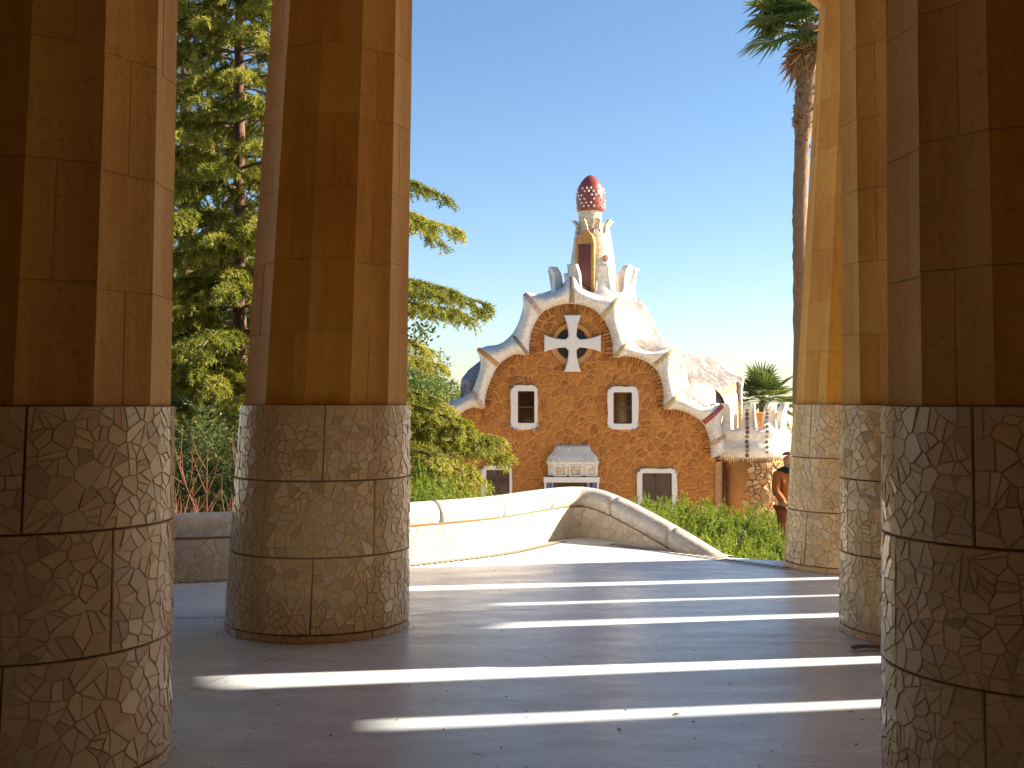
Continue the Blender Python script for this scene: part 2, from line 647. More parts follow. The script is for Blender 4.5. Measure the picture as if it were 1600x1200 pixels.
xs = [-2500, -600, -150, -60] + [i * 1.5 for i in range(-26, 40)] + [90, 200, 600, 2500]
ys = [-300, -60, -20] + [i * 1.5 for i in range(-8, 46)] + [90, 150, 400, 1200, 4000]
rows = [[(x, y, terrain_h(x, y)) for x in xs] for y in ys]
tag(MB().grid(rows).build("ground", "soil", smooth=True), kind="structure")

tag(MB().add([(x, y, -3.52) for x, y in ((-30, 36.5), (60, 36.5), (60, 46), (-30, 46))], [(0, 1, 2, 3)]).build("plaza", "plaza_paving"), kind="structure")  # unseen; pale paving put in to bounce sun onto the gatehouse front
floor_poly = [(-16, -16), (16, -16), (16, 12.6), (3.9, 13.45), (3.05, 13.02), (2.35, 13.36), (1.05, 15.45), (0.85, 15.6), (-1.2, 13.1), (-3.0, 12.0), (-4.2, 11.7), (-16, 11.2)]
n = len(floor_poly)
fl = MB()
fl.add([(x, y, 0) for x, y in floor_poly] + [(x, y, -0.8) for x, y in floor_poly],
       [tuple(range(n))] + [(i, i + n, (i + 1) % n + n, (i + 1) % n) for i in range(n)])
floor = tag(recalc(fl.build("floor", "concrete")), kind="structure")


def joint_line(pts, w):
    """a sawn joint in the concrete: thin dark strip a few mm above the slab"""
    m = MB()
    rows = []
    for k, (px, py) in enumerate(pts):
        d = 1800 * EYE / (py - 630)
        rows.append([((px - 800) / 1800 * d, d - w, 0.004), ((px - 800) / 1800 * d, d + w, 0.004)])
    m.grid(rows)
    m.build("joint", "joint_dark", floor)


plain("joint_dark", (0.22, 0.20, 0.19), 0.9, 0.3, 8)
joint_line([(262, 1094), (330, 1066), (400, 1040), (470, 1014), (540, 990), (640, 962), (700, 957), (840, 952)], 0.006)
joint_line([(258, 965), (300, 966), (352, 964)], 0.008)

# unseen hall roof, its height and waving rim shaped for the light inside
ZR = 8.6
front = [(-16, 12.4), (-8, 12.9), (-4, 13.1), (3, 13.65), (8, 13.75)]
rim = [(11.6, 13.75), (12.6, 13.65), (14.3, 13.45), (15.4, 13.1), (15.9, 12.7), (16.0, 11.9), (15.7, 11.4), (14.2, 10.8), (13.95, 10.3), (14.15, 9.8), (15.2, 9.3), (15.3, 8.5), (14.7, 6.5), (14.8, 0), (14.8, -16), (-16, -16)]
rp = front + rim
n = len(rp)
rf = MB().add([(x, y, ZR) for x, y in rp] + [(x, y, ZR + 1.2) for x, y in rp],
              [tuple(range(n)), tuple(range(n, 2 * n))] + [(i, i + n, (i + 1) % n + n, (i + 1) % n) for i in range(n)])
tag(recalc(rf.build("hall_roof", "ceiling_white")), kind="structure")
tag(MB().box(-16, 16, -5.6, -5.0, 0.002, ZR - 0.002).build("light_block_back", "light_block_dark"), kind="structure")  # unseen wall pulled in close behind the camera to cut bounced light
tag(MB().box(-9.6, -9.0, -4.9, 9.0, 0.002, ZR - 0.002).build("light_block_left", "light_block_dark"), kind="structure")  # unseen wall added near the left side to darken the columns
tag(MB().box(13.0, 13.5, -16, 5.6, 0.002, ZR - 0.002).build("light_block_right", "light_block_dark"), kind="structure")  # unseen wall added on the right to block sun and its bounce


# ------------------------------------------------------------------ columns
COLLAR = 1.77
PLINTH = 0.06
RING = 0.57
COURSE = 0.545
SHAFT_TOP = 6.16
NF = 12


def r_collar(z):
    return 0.725 - 0.055 * z / COLLAR


def r_shaft(z):
    return 0.652 - 0.0275 * (z - COLLAR)


def capital(cx, cy, lx, ly, parent, s=1.0):
    zt = SHAFT_TOP
    ax, ay = cx + lx * zt, cy + ly * zt
    r0 = r_shaft(zt) * s
    prof = [(r0 - 0.05, zt - 0.02), (r0 + 0.02, zt), (r0 + 0.06, zt + 0.05), (r0 + 0.24, zt + 0.22), (r0 + 0.36, zt + 0.34), (r0 + 0.36, zt + 0.36)]
    m = MB().lathe(prof, (ax, ay), 8)
    prof = [(0.01, zt + 0.36), (r0 + 0.45, zt + 0.36), (r0 + 0.45, ZR - 0.003)]
    m.lathe(prof, (ax, ay), 8)
    return recalc(m.build("capital", "sandstone", parent))


def simple_column(cx, cy, label, r0=0.66, r1=0.47):
    t = empty("column", label, "column", "columns of the hall")
    t["kind"] = "thing"
    m = MB().lathe([(r0 + 0.03, 0.002), (r0, COLLAR), (r0 - 0.04, COLLAR)], (cx, cy), 24)
    recalc(m.build("collar", "shard_glaze", t, True))
    vs = []
    for z in (COLLAR, SHAFT_TOP):
        r = r0 - 0.03 + (r1 - r0 + 0.03) * (z - COLLAR) / (SHAFT_TOP - COLLAR)
        vs += [(cx + r * math.cos(k * math.pi / 6), cy + r * math.sin(k * math.pi / 6), z) for k in range(12)]
    MB().add(vs, [(k, (k + 1) % 12, 12 + (k + 1) % 12, 12 + k) for k in range(12)]).build("shaft", "sandstone", t)
    capital(cx, cy, 0, 0, t, r1 / 0.53)


def shard_mesh(poly3, nrm, thick, tilt):
    """poly3: points on the surface; front lifted along the normal and chamfered"""
    n = len(poly3)
    c = sum(poly3, Vector()) / n
    front, rimv, back = [], [], []
    for q in poly3:
        d = q - c
        lift = thick + tilt.dot(d)
        front.append(c + d * 0.94 + nrm * lift)
        rimv.append(q + nrm * (lift - 0.0025))
        back.append(q - nrm * 0.012)
    vs = front + rimv + back
    fs = [tuple(range(n))] + [(i, i + n, (i + 1) % n + n, (i + 1) % n) for i in range(n)] + [(i + n, i + 2 * n, (i + 1) % n + 2 * n, (i + 1) % n + n) for i in range(n)]
    return vs, fs


def column(cx, cy, lx, ly, phase, label, seed, view=(-100, 100)):
    rnd = random.Random(seed)
    t = empty("column", label, "column", "columns of the hall")
    t["kind"] = "thing"
    t.location = (cx, cy, 0)
    az0 = math.atan2(-cy, -cx)          # direction from the column to the viewer

    def P(r, th, z):                     # th: degrees from the camera direction, + to the viewer's right
        a = az0 + R(th)
        return Vector((r * math.cos(a) + lx * z, r * math.sin(a) + ly * z, z))

    # seam core: what shows in the joints between the panels
    seg = 48
    m = MB()
    for z0, z1 in ((0.0, COLLAR - 0.004),):
        vs = [P(r_collar(z) - 0.016, k * 360 / seg, z) for z in (z0, z1) for k in range(seg)]
        m.add(vs, [(k, (k + 1) % seg, seg + (k + 1) % seg, seg + k) for k in range(seg)] + [tuple(range(seg, 2 * seg))])
    m.build("collar_core", "joint_seam", t)
    # panels with their shards
    singles = []
    spares = MB()
    z = PLINTH
    off = rnd.uniform(0, 72)
    for ring in range(4):
        z0, z1 = (0.002, PLINTH - 0.006) if ring == 0 else (PLINTH + (ring - 1) * RING + 0.005, PLINTH + ring * RING - 0.005)
        npan = 5 if ring else 4
        if ring:
            off += 36 + rnd.uniform(-4, 4)
        for k in range(npan):
            th0, th1 = off + k * 360 / npan + 0.35, off + (k + 1) * 360 / npan - 0.35
            rm = r_collar((z0 + z1) / 2)
            ns = 12
            rows = []
            for zz in (z0, z1):
                rows.append([P(r_collar(zz), th0 + (th1 - th0) * i / ns, zz) for i in range(ns + 1)])
            vs = rows[0] + rows[1] + [P(r_collar(zz) - 0.03, th0 + (th1 - th0) * i / ns, zz) for zz in (z0, z1) for i in range(ns + 1)]
            w = ns + 1
            fs = []
            for i in range(ns):
                fs += [(i, i + 1, w + i + 1, w + i), (i, 2 * w + i, 2 * w + i + 1, i + 1), (w + i, w + i + 1, 3 * w + i + 1, 3 * w + i)]
            fs += [(0, w, 3 * w, 2 * w), (ns, 2 * w + ns, 3 * w + ns, w + ns)]
            pan = recalc(mesh("collar_panel", vs, fs, "grout", t))
            arc = R(th1 - th0) * rm
            size = 0.072 if ring else 0.06
            for cell in shatter(0, arc, z0, z1, size, rnd, 0.42, 0.75, 0.16):
                if area(cell) < 0:
                    cell = cell[::-1]
                pl = inset_poly(cell, rnd.uniform(0.0016, 0.0034))
                if len(pl) < 3 or abs(area(pl)) < 2.5e-4:
                    continue
                cu = sum(q[0] for q in pl) / len(pl)
                thc = th0 + math.degrees(cu / rm)
                pts = [P(r_collar(q[1]), th0 + math.degrees(q[0] / rm), q[1]) for q in pl]
                a = az0 + R(thc)
                nrm = Vector((math.cos(a), math.sin(a), 0.03))
                # flat shards: pull the points onto the plane through the centre
                c = sum(pts, Vector()) / len(pts)
                pts = [q - nrm * ((q - c).dot(nrm)) for q in pts]
                tilt = Vector((rnd.gauss(0, 0.03), rnd.gauss(0, 0.03), rnd.gauss(0, 0.03)))
                vs, fs = shard_mesh(pts, nrm, 0.0032 + rnd.uniform(0, 0.003), tilt)
                thn = (thc + 180) % 360 - 180
                if view[0] < thn < view[1]:
                    singles.append((abs(thn - (max(-60, view[0]) + min(60, view[1])) / 2) + (40 if ring == 0 else 0), vs, fs, pan))
                else:
                    spares.add(vs, fs)
    singles.sort(key=lambda q: q[0])
    for k, (_, vs, fs, pan) in enumerate(singles):
        if k < 298:
            mesh("shard", vs, fs, "shard_glaze", pan)
        else:
            spares.add(vs, fs)
    tag(spares.build("shard_mosaic", "shard_glaze", t), kind="stuff")

    # fluted shaft: every block of every flute
    step = 360 / NF

    def flute(r, u):                     # radius across a flute, u 0..1 between two arrises
        return r * math.cos(R(step / 2)) / math.cos(R(step) * (u - 0.5)) - 0.013 * (1 - (2 * u - 1) ** 2)

    ncr = int(math.ceil((SHAFT_TOP - COLLAR) / COURSE))
    vs = []
    for z in (COLLAR - 0.003, SHAFT_TOP):
        vs += [P(flute(r_shaft(z), u) - 0.006, phase + (f + u) * step, z) for f in range(NF) for u in (0, 0.25, 0.5, 0.75)]
    w = NF * 4
    MB().add(vs, [(k, (k + 1) % w, w + (k + 1) % w, w + k) for k in range(w)]).build("shaft_core", "mortar", t)
    for f in range(NF):
        dz = rnd.uniform(-0.02, 0.02)
        for k in range(ncr):
            z0 = COLLAR + k * COURSE + (dz if k else 0)
            z1 = min(COLLAR + (k + 1) * COURSE + dz, SHAFT_TOP)
            spans = [(0, 1)] if (k + f) % 2 else [(0, 0.5 + rnd.uniform(-0.12, 0.12)), None]
            if spans[-1] is None:
                spans[-1] = (spans[0][1], 1)
            for u0, u1 in spans:
                a0, a1 = u0 + (0.006 if u0 > 0 else 0.002), u1 - (0.006 if u1 < 1 else 0.002)
                zz0, zz1 = z0 + 0.0022, z1 - 0.0022
                ns = 5
                pr = rnd.uniform(-0.002, 0.0015)
                vs = []
                for rr, zc in ((0, 0), (-0.025, 0)):
                    for zz in (zz0, zz1):
                        vs += [P(flute(r_shaft(zz), a0 + (a1 - a0) * i / ns) + rr + pr, phase + (f + a0 + (a1 - a0) * i / ns) * step, zz) for i in range(ns + 1)]
                w = ns + 1
                fs = []
                for i in range(ns):
                    fs += [(i, i + 1, w + i + 1, w + i), (2 * w + i, 2 * w + i + 1, i + 1, i), (w + i, w + i + 1, 3 * w + i + 1, 3 * w + i)]
                fs += [(0, w, 3 * w, 2 * w), (2 * w + ns, 3 * w + ns, w + ns, ns)]
                mesh("block", vs, fs, "sandstone", t)
    # capital in the column's own coordinates
    capital(0, 0, lx, ly, t)
    return t


column(-2.448, 5.70, 0.045, 0.0, 22, "massive dark fluted column filling the left edge of the picture", 11, (-25, 95))
column(-1.56, 9.24, 0.041, 0.0, 15, "free-standing brown fluted column with full mosaic collar, cedar branches behind it", 12, (-95, 95))
column(2.40, 5.10, -0.033, 0.0, 16, "massive shadowed fluted column filling the right edge of the picture", 13, (-95, 10))
column(3.30, 8.95, -0.035, 0.0, 12, "narrow orange strip of fluted column just behind the massive right-hand one", 14, (-95, -10))
column(3.72, 12.60, 0.031, 0.0, 1, "farthest fluted column, pale tan, beside the tall palm and hedge", 15, (-95, 20))

# unseen columns: right-hand rows shaped to stripe the sun, others added for shade
k_ = math.tan(R(SUN_AZ))
for i, (x, s, r0, r1) in enumerate([(7.2, 7.03, 0.51, 0.39), (7.2, 10.68, 0.48, 0.36), (7.2, 3.4, 0.6, 0.44), (10.3, 9.75, 0.48, 0.38), (10.6, 5.64, 0.85, 0.74), (10.6, 4.5, 0.7, 0.6),
                                      (6.2, 0.6, 0.68, 0.52), (2.45, 0.9, 0.68, 0.52), (-2.7, 2.3, 0.68, 0.52), (-6.2, 6.2, 0.68, 0.52), (-6.4, 2.4, 0.68, 0.52), (-5.6, 10.1, 0.68, 0.52), (-6.0, -1.4, 0.68, 0.52)]):
    simple_column(x, s + k_ * x, "plain column out of view, added to shape sun stripes and shade", r0, r1)

# ------------------------------------------------------------------ parapet with rounded coping
path = catmull([(-9.0, 11.05), (-5.5, 11.3), (-3.48, 11.57), (-2.84, 11.76), (-1.9, 12.2), (-1.14, 12.8), (-0.23, 13.65), (0.32, 14.56), (0.66, 15.1), (0.93, 15.3),
                (1.2, 15.1), (1.55, 14.6), (1.91, 14.05), (2.24, 13.50), (2.36, 13.3)], 8)
# arc length
PL = [0.0]
for i in range(1, len(path)):
    PL.append(PL[-1] + float(np.linalg.norm(path[i] - path[i - 1])))
icorner = max(range(len(path)), key=lambda i: path[i][1])
s_c, s_e = PL[icorner], PL[-1]


def on_path(s):
    s = min(max(s, 0), PL[-1] - 1e-6)
    i = int(np.searchsorted(PL, s)) - 1
    i = max(0, min(i, len(path) - 2))
    t = (s - PL[i]) / (PL[i + 1] - PL[i])
    q = path[i] * (1 - t) + path[i + 1] * t
    d = path[i + 1] - path[i]
    if 0 < i < len(path) - 2:
        d = (path[i + 1] - path[i - 1]) * (1 - t) + (path[i + 2] - path[i]) * t
    d = d / np.linalg.norm(d)
    return q, d


def par_top(s):
    """height of the coping's crown"""
    if s < s_c - 0.1:
        return 0.665
    t = (s - s_c + 0.1) / (s_e - s_c + 0.1)
    return 0.665 - 0.69 * max(0, t - 0.03) ** 1.15


par = empty("parapet_wall", "curved low white mosaic parapet with rounded coping at the terrace edge", "parapet")
CH = 0.26                                  # coping height
# the wall body: inner face follows the path, with a mosaic of shards
m = MB()
rows = []
for s in np.linspace(0, s_e, 150):
    q, d = on_path(s)
    nx, ny = d[1], -d[0]                   # toward the terrace
    zt = max(0.004, par_top(s) - CH + 0.03)
    rows.append([(q[0], q[1], -0.3), (q[0], q[1], zt), (q[0] - nx * 0.26, q[1] - ny * 0.26, zt), (q[0] - nx * 0.26, q[1] - ny * 0.26, -0.9)])
m.grid(rows)
body = recalc(m.build("wall_body", "white_grout", par))
rnd = random.Random(5)
s0 = 4.2
spare = MB()
made = 0
for cell in shatter(s0, s_e - 0.3, 0.0, 0.40, 0.115, rnd, 0.3):
    if area(cell) < 0:
        cell = cell[::-1]
    pl = inset_poly(cell, 0.0022)
    if len(pl) < 3:
        continue
    cs = sum(q[0] for q in pl) / len(pl)
    lim = par_top(cs) - CH + 0.01
    pl = [(u, min(v, lim)) for u, v in pl]
    if abs(area(pl)) < 4e-4:
        continue
    pts = []
    nv = Vector()
    for u, v in pl:
        q, d = on_path(u)
        pts.append(Vector((q[0], q[1], v)))
        nv += Vector((d[1], -d[0], 0))
    nv.normalize()
    vs, fs = shard_mesh(pts, nv, 0.004 + rnd.uniform(0, 0.0015), Vector((rnd.gauss(0, 0.008), rnd.gauss(0, 0.008), rnd.gauss(0, 0.008))))
    q, d = on_path(cs)
    px = q[0] / q[1] * 1800 + 800
    if (250 < px < 380 or 630 < px) and made < 290:
        mesh("shard", vs, fs, "white_shard", body)
        made += 1
    else:
        spare.add(vs, fs)
tag(spare.build("shard_mosaic", "white_shard", par), kind="stuff")
# coping stones: half-round segments butted with dark seams
cuts = [0.0, 2.0]
pxs = [640 + 45, 785, 860, 955, 1045]


def s_at_px(px):
    best = min(np.linspace(3.0, s_e, 1200), key=lambda s: abs(on_path(s)[0][0] / on_path(s)[0][1] * 1800 + 800 - px))
    return float(best)


cuts += [s_at_px(225), s_at_px(430), s_at_px(560)] + [s_at_px(px) for px in pxs] + [s_e]
cuts = sorted(set(round(c, 3) for c in cuts))
for a, b in zip(cuts[:-1], cuts[1:]):
    m = MB()
    rows = []
    ns = max(4, int((b - a) / 0.08))
    for i in range(ns + 1):
        s = a + 0.0025 + (b - a - 0.005) * i / ns
        q, d = on_path(s)
        nx, ny = d[1], -d[0]
        zt = par_top(s)
        row = []
        for k in range(17):
            th = -0.30 + (math.pi + 0.60) * k / 16
            off = -0.13 + 0.158 * math.cos(th)
            zz = zt - 0.155 + 0.155 * math.sin(th)
            row.append((q[0] + nx * off, q[1] + ny * off, zz))
        row = [(q[0] - nx * 0.0, q[1] - ny * 0.0, zt - CH + 0.02)] + row + [(q[0] - nx * 0.25, q[1] - ny * 0.25, zt - CH + 0.02)]
        rows.append(row)
    m.grid(rows)
    k = len(rows[0])
    m.f.append(tuple(range(k)))
    m.f.append(tuple((ns) * k + j for j in range(k)))
    o = recalc(m.build("coping_stone", "coping_mosaic", par, True))
    o.data.polygons[-1].use_smooth = False
    o.data.polygons[-2].use_smooth = False
# seam core under the coping
rows = []
for s in np.linspace(0.01, s_e - 0.01, 150):
    q, d = on_path(s)
    nx, ny = d[1], -d[0]
    zt = par_top(s)
    rows.append([(q[0] + nx * (-0.13 + 0.150 * math.cos(t)), q[1] + ny * (-0.13 + 0.150 * math.cos(t)), zt - 0.16 + 0.150 * math.sin(t)) for t in np.linspace(-0.35, math.pi + 0.35, 15)])
MB().grid(rows).build("seam_core", "joint_seam", par)

rows = []
for s in np.linspace(0.01, s_e - 0.75, 150):
    q, d = on_path(s)
    zt = par_top(s)
    rows.append([(q[0] + d[1] * 0.010, q[1] - d[0] * 0.010, zt - CH + h) for h in (0.004, 0.019)])
MB().grid(rows).build("coping_seam", "joint_seam", par)

# drain grates let into the floor
gr = empty("drain_grate", "dark slotted drain grate along the foot of the parapet behind the columns", "drain")
rows = []
for s in np.linspace(4.0, s_c - 0.6, 80):
    q, d = on_path(s)
    nx, ny = d[1], -d[0]
    rows.append([(q[0] + nx * o_, q[1] + ny * o_, 0.004) for o_ in (0.06, 0.22)])
MB().grid(rows).build("channel", "iron", gr)
bar = None
s = 4.0
cnt = 0
while s < s_c - 0.6:
    q, d = on_path(s)
    nx, ny = d[1], -d[0]
    if bar is None:
        bar = MB().box(-0.018, 0.018, -0.078, 0.078, 0.005, 0.010).build("grate_bar", "white_grout", gr)
        o = bar
    else:
        o = bar.copy()
        COL.objects.link(o)
        o.parent = gr
    o.location = (q[0] + nx * 0.14, q[1] + ny * 0.14, 0)
    o.rotation_euler = (0, 0, math.atan2(d[1], d[0]) + 0.5)
    s += 0.075
    cnt += 1
gr2 = empty("drain_channel", "pale metal drain channel in the floor between parapet end and far column", "drain")
A, B_ = Vector((1.25, 14.55, 0)), Vector((3.0, 12.35, 0))
dv = (B_ - A).normalized()
nv = Vector((dv.y, -dv.x, 0))
m = MB()
for off, w, mt in ((0, 0.07, "iron"),):
    m.add([A + nv * (off - w) + Vector((0, 0, .004)), A + nv * (off + w) + Vector((0, 0, .004)), B_ + nv * (off + w) + Vector((0, 0, .004)), B_ + nv * (off - w) + Vector((0, 0, .004))], [(0, 1, 2, 3)])
m.build("channel", "white_grout", gr2)
for off in (-0.085, 0.085):
    mm = MB()
    a0, a1, b0, b1 = A + nv * (off - .012), A + nv * (off + .012), B_ + nv * (off - .012), B_ + nv * (off + .012)
    mm.add([(v.x, v.y, .008) for v in (a0, a1, b1, b0)], [(0, 1, 2, 3)]).build("edge_rail", "steel", gr2)
L = (B_ - A).length
slot = None
for k in range(int(L / 0.12)):
    c = A + dv * (0.06 + 0.12 * k)
    if slot is None:
        slot = MB().box(-0.016, 0.016, -0.062, 0.062, 0.005, 0.007).build("slot", "iron", gr2)
        o = slot
    else:
        o = slot.copy()
        COL.objects.link(o)
        o.parent = gr2
    o.location = c
    o.rotation_euler = (0, 0, math.atan2(dv.y, dv.x))

# ------------------------------------------------------------------ the gatehouse
D0 = 45.0


def bx(x):
    return (x - 800) / 1800 * D0


def bz(y):
    return EYE - (y - 630) / 1800 * D0


def wx(x, d):
    return (x - 800) / 1800 * d


def wz(y, d):
    return EYE - (y - 630) / 1800 * d


house = empty("gatehouse", "rubble-stone gatehouse with wavy white mosaic roof, cross window and red-domed turret", "building")
pairs = [((706, 668), (688, 650)), ((712, 656), (694, 632)), ((722, 645), (712, 628)), ((738, 637), (727, 619)), ((756, 638), (738, 610)),
         ((758, 624), (745, 593)), ((762, 607), (750, 577)), ((770, 587), (751, 562)), ((779, 571), (746, 545)), ((792, 560), (772, 543)),
         ((806, 554), (788, 535)), ((825, 554), (801, 525)), ((827, 538), (810, 508)), ((832, 514), (818, 486)), ((845, 491), (819, 459)),
         ((862, 481), (848, 461)), ((878, 476), (877, 451)), ((893, 475), (893, 432)), ((908, 477), (909, 451)), ((925, 483), (935, 462)),
         ((940, 496), (968, 465)), ((950, 513), (966, 490)), ((956, 535), (972, 512)), ((959, 558), (983, 533)), ((976, 557), (1000, 545)),
         ((996, 560), (1020, 550)), ((1019, 572), (1054, 545)), ((1030, 588), (1050, 576)), ((1036, 612), (1052, 598)), ((1037, 638), (1062, 614)),
         ((1056, 640), (1080, 625)), ((1077, 647), (1100, 636)), ((1097, 661), (1129, 632)), ((1105, 677), (1126, 660)), ((1109, 695), (1130, 680)), ((1110, 716), (1136, 702))]
PER = 8
inn = catmull([(bx(a[0]), bz(a[1])) for a, _ in pairs], PER)
out_ = catmull([(bx(b[0]), bz(b[1])) for _, b in pairs], PER)
NS = len(inn)

# stone wall: backing, then every stone
poly = [(bx(a[0]), bz(a[1])) for a, _ in pairs]
zb = -4.3
wall_poly = [(bx(706), zb)] + poly[0:] + [(bx(1118), bz(716)), (bx(1118), zb)]
bm = bmesh.new()
fv = [bm.verts.new((x, D0, z)) for x, z in wall_poly]
fc = bm.faces.new(fv)
bmesh.ops.triangulate(bm, faces=[fc])
r = bmesh.ops.extrude_face_region(bm, geom=bm.faces[:])
for v in r['geom']:
    if isinstance(v, bmesh.types.BMVert):
        v.co.y += 8.0
bmesh.ops.recalc_face_normals(bm, faces=bm.faces)
me = bpy.data.meshes.new("wall")
bm.to_mesh(me)
bm.free()
me.materials.append(MATS["facade_mortar"])
wall = bpy.data.objects.new("wall", me)
COL.objects.link(wall)
wall.parent = house


def inside(x, z, pg):
    c = False
    n = len(pg)
    j = n - 1
    for i in range(n):
        xi, zi = pg[i]
        xj, zj = pg[j]
        if (zi > z) != (zj > z) and x < (xj - xi) * (z - zi) / (zj - zi) + xi:
            c = not c
        j = i
    return c


wins = [(799, 602, 840, 671), (949, 604, 997, 671), (752, 727, 800, 790), (995, 732, 1057, 815), (853, 696, 934, 790)]


def blocked(x, z):
    for x0, y0, x1, y1 in wins:
        if bx(x0) + .03 < x < bx(x1) - .03 and bz(y1) + .03 < z < bz(y0) - .03:
            return True
    if math.hypot(x - bx(894), z - bz(537)) < 0.66:
        return True
    return False


rnd = random.Random(21)
cells = shatter(bx(690), bx(1118), bz(830), bz(470), 0.36, rnd, 0.25, 0.66)
made = 0
spare = MB()
cells.sort(key=lambda c: -sum(q[1] for q in c) / len(c))
for cell in cells:
    if area(cell) < 0:
        cell = cell[::-1]
    pl = inset_poly(cell, rnd.uniform(0.018, 0.045))
    if len(pl) < 3:
        continue
    cx = sum(q[0] for q in pl) / len(pl)
    cz = sum(q[1] for q in pl) / len(pl)
    if not inside(cx, cz, wall_poly) or blocked(cx, cz) or cx > bx(1114):
        continue
    # round the stone: cut the corners
    rp_ = []
    n = len(pl)
    for i in range(n):
        a, b = pl[i], pl[(i + 1) % n]
        for t in (0.24, 0.76):
            rp_.append((a[0] + (b[0] - a[0]) * t, a[1] + (b[1] - a[1]) * t))
    mm = MB().prism_xz([(q[0], q[1]) for q in rp_], D0 - 0.02 - rnd.uniform(0, 0.03), D0 + 0.05, 0.02)
    if made < 298:
        mm.build("stone", "facade_stone", wall, False)
        made += 1
    else:
        spare.add(mm.v, mm.f)
if spare.v:
    tag(spare.build("rubble_stones", "facade_stone", house), kind="stuff")
# arch ring of narrow voussoirs just under the cornice
k = 0
i = 6
while i < NS - 4:
    a, b = np.array(inn[i]), np.array(inn[i + 2])
    d = b - a
    Ld = np.linalg.norm(d)
    if Ld > 0.06 and rnd.random() < 0.85:
        t = d / Ld
        nrm = np.array((t[1], -t[0]))       # into the wall
        w0, w1 = 0.02, rnd.uniform(0.20, 0.32)
        e = rnd.uniform(0.012, 0.03)
        q0, q1 = a + t * e, b - t * e
        pl = [tuple(q0 + nrm * w1), tuple(q1 + nrm * w1), tuple(q1 - nrm * 0.05), tuple(q0 - nrm * 0.05)]
        if area(pl) < 0:
            pl = pl[::-1]
        MB().prism_xz(pl, D0 - 0.09 - rnd.uniform(0, 0.02), D0 + 0.02, 0.012).build("voussoir", "facade_stone", wall)
    i += 2

# cornice: a swollen ribbon that ends in points, striped across at points and cusps
rowsC = []
prof = np.linspace(0, 1, 11)
for i in range(NS):
    I, O = np.array(inn[i]), np.array(out_[i])
    row = []
    for s in prof:
        q = I + (O - I) * s
        bul = 0.12 + 0.34 * math.sin(math.pi * min(1, s * 0.92 + 0.04)) ** 0.8
        row.append((q[0], D0 - bul, q[1]))
    row = [(I[0], D0 + 0.05, I[1])] + row + [(O[0], D0 + 0.25, O[1])]
    rowsC.append(row)
recalc(MB().grid(rowsC).build("cornice", "white_mosaic", house, True))


def stripe(ip, width, mat):
    """a coloured band of tile across the cornice at pair ip"""
    i0 = ip * PER
    I, O = np.array(inn[i0]), np.array(out_[i0])
    ax = (O - I) / np.linalg.norm(O - I)
    sd = np.array((ax[1], -ax[0]))
    rws = []
    for s in np.linspace(0.02, 0.985, 11):
        bul = 0.135 + 0.345 * math.sin(math.pi * min(1, s * 0.92 + 0.04)) ** 0.8
        q = I + (O - I) * s
        w = width * (1 - 0.25 * s)
        rws.append([(q[0] + sd[0] * w * t, D0 - bul - 0.03 + 0.012 * abs(t) * 4, q[1] + sd[1] * w * t) for t in (-0.5, -0.48, 0, 0.48, 0.5)])
    for r_ in rws:
        r_[0] = (r_[0][0], r_[0][1] + 0.12, r_[0][2])
        r_[-1] = (r_[-1][0], r_[-1][1] + 0.12, r_[-1][2])
    recalc(MB().grid(rws).build("tile_stripe", mat, house))


for ip, w, mt in ((1, 0.16, "brown_mosaic"), (4, 0.22, "pink_mosaic"), (8, 0.20, "orange_mosaic"), (11, 0.16, "brown_mosaic"), (14, 0.22, "pink_mosaic"), (17, 0.22, "brown_mosaic"),
                  (20, 0.20, "olive_mosaic"), (23, 0.18, "olive_mosaic"), (26, 0.20, "olive_mosaic"), (29, 0.2, "olive_mosaic"), (32, 0.22, "red_mosaic"), (34, 0.2, "olive_mosaic")):
    stripe(ip, w, mt)

# main roof: lofts back from the cornice, the points fading, swelling out on the right
O = np.array(out_)
bo = [list(b_) for _, b_ in pairs]
for k_i, q in {20: (980, 462), 21: (1000, 468), 22: (1012, 487), 23: (1022, 504), 24: (1032, 521), 25: (1043, 538), 26: (1056, 549), 27: (1068, 562), 28: (1078, 580), 29: (1088, 600), 30: (1098, 615), 31: (1112, 628)}.items():
    bo[k_i] = list(q)
BO = np.array(catmull(bo, PER))
for _ in range(40):
    BO[1:-1] = 0.25 * BO[:-2] + 0.5 * BO[1:-1] + 0.25 * BO[2:]
rowsR = []
for k, (yy, f) in enumerate(((0.22, 0.0), (0.6, 0.35), (1.2, 0.7), (2.0, 0.95), (3.0, 1.0), (4.2, 1.0), (6.0, 0.97), (8.0, 0.9), (8.3, -1))):
    row = []
    for i in range(NS):
        d_ = D0 + yy
        tx, tz = wx(BO[i][0], d_), wz(BO[i][1], d_)
        wob = 0.09 * math.sin(i * 0.16 + k * 1.1) * min(1, max(0, f))
        if f < 0:
            row.append((bx(900) + (tx - bx(900)) * 0.5, d_, bz(720) + (tz - bz(720)) * 0.5))
        else:
            row.append((O[i][0] * (1 - f) + tx * f, d_, O[i][1] * (1 - f) + tz * f + wob))
    rowsR.append(row)
recalc(MB().grid(rowsR).build("roof", "roof_mosaic", house, True))

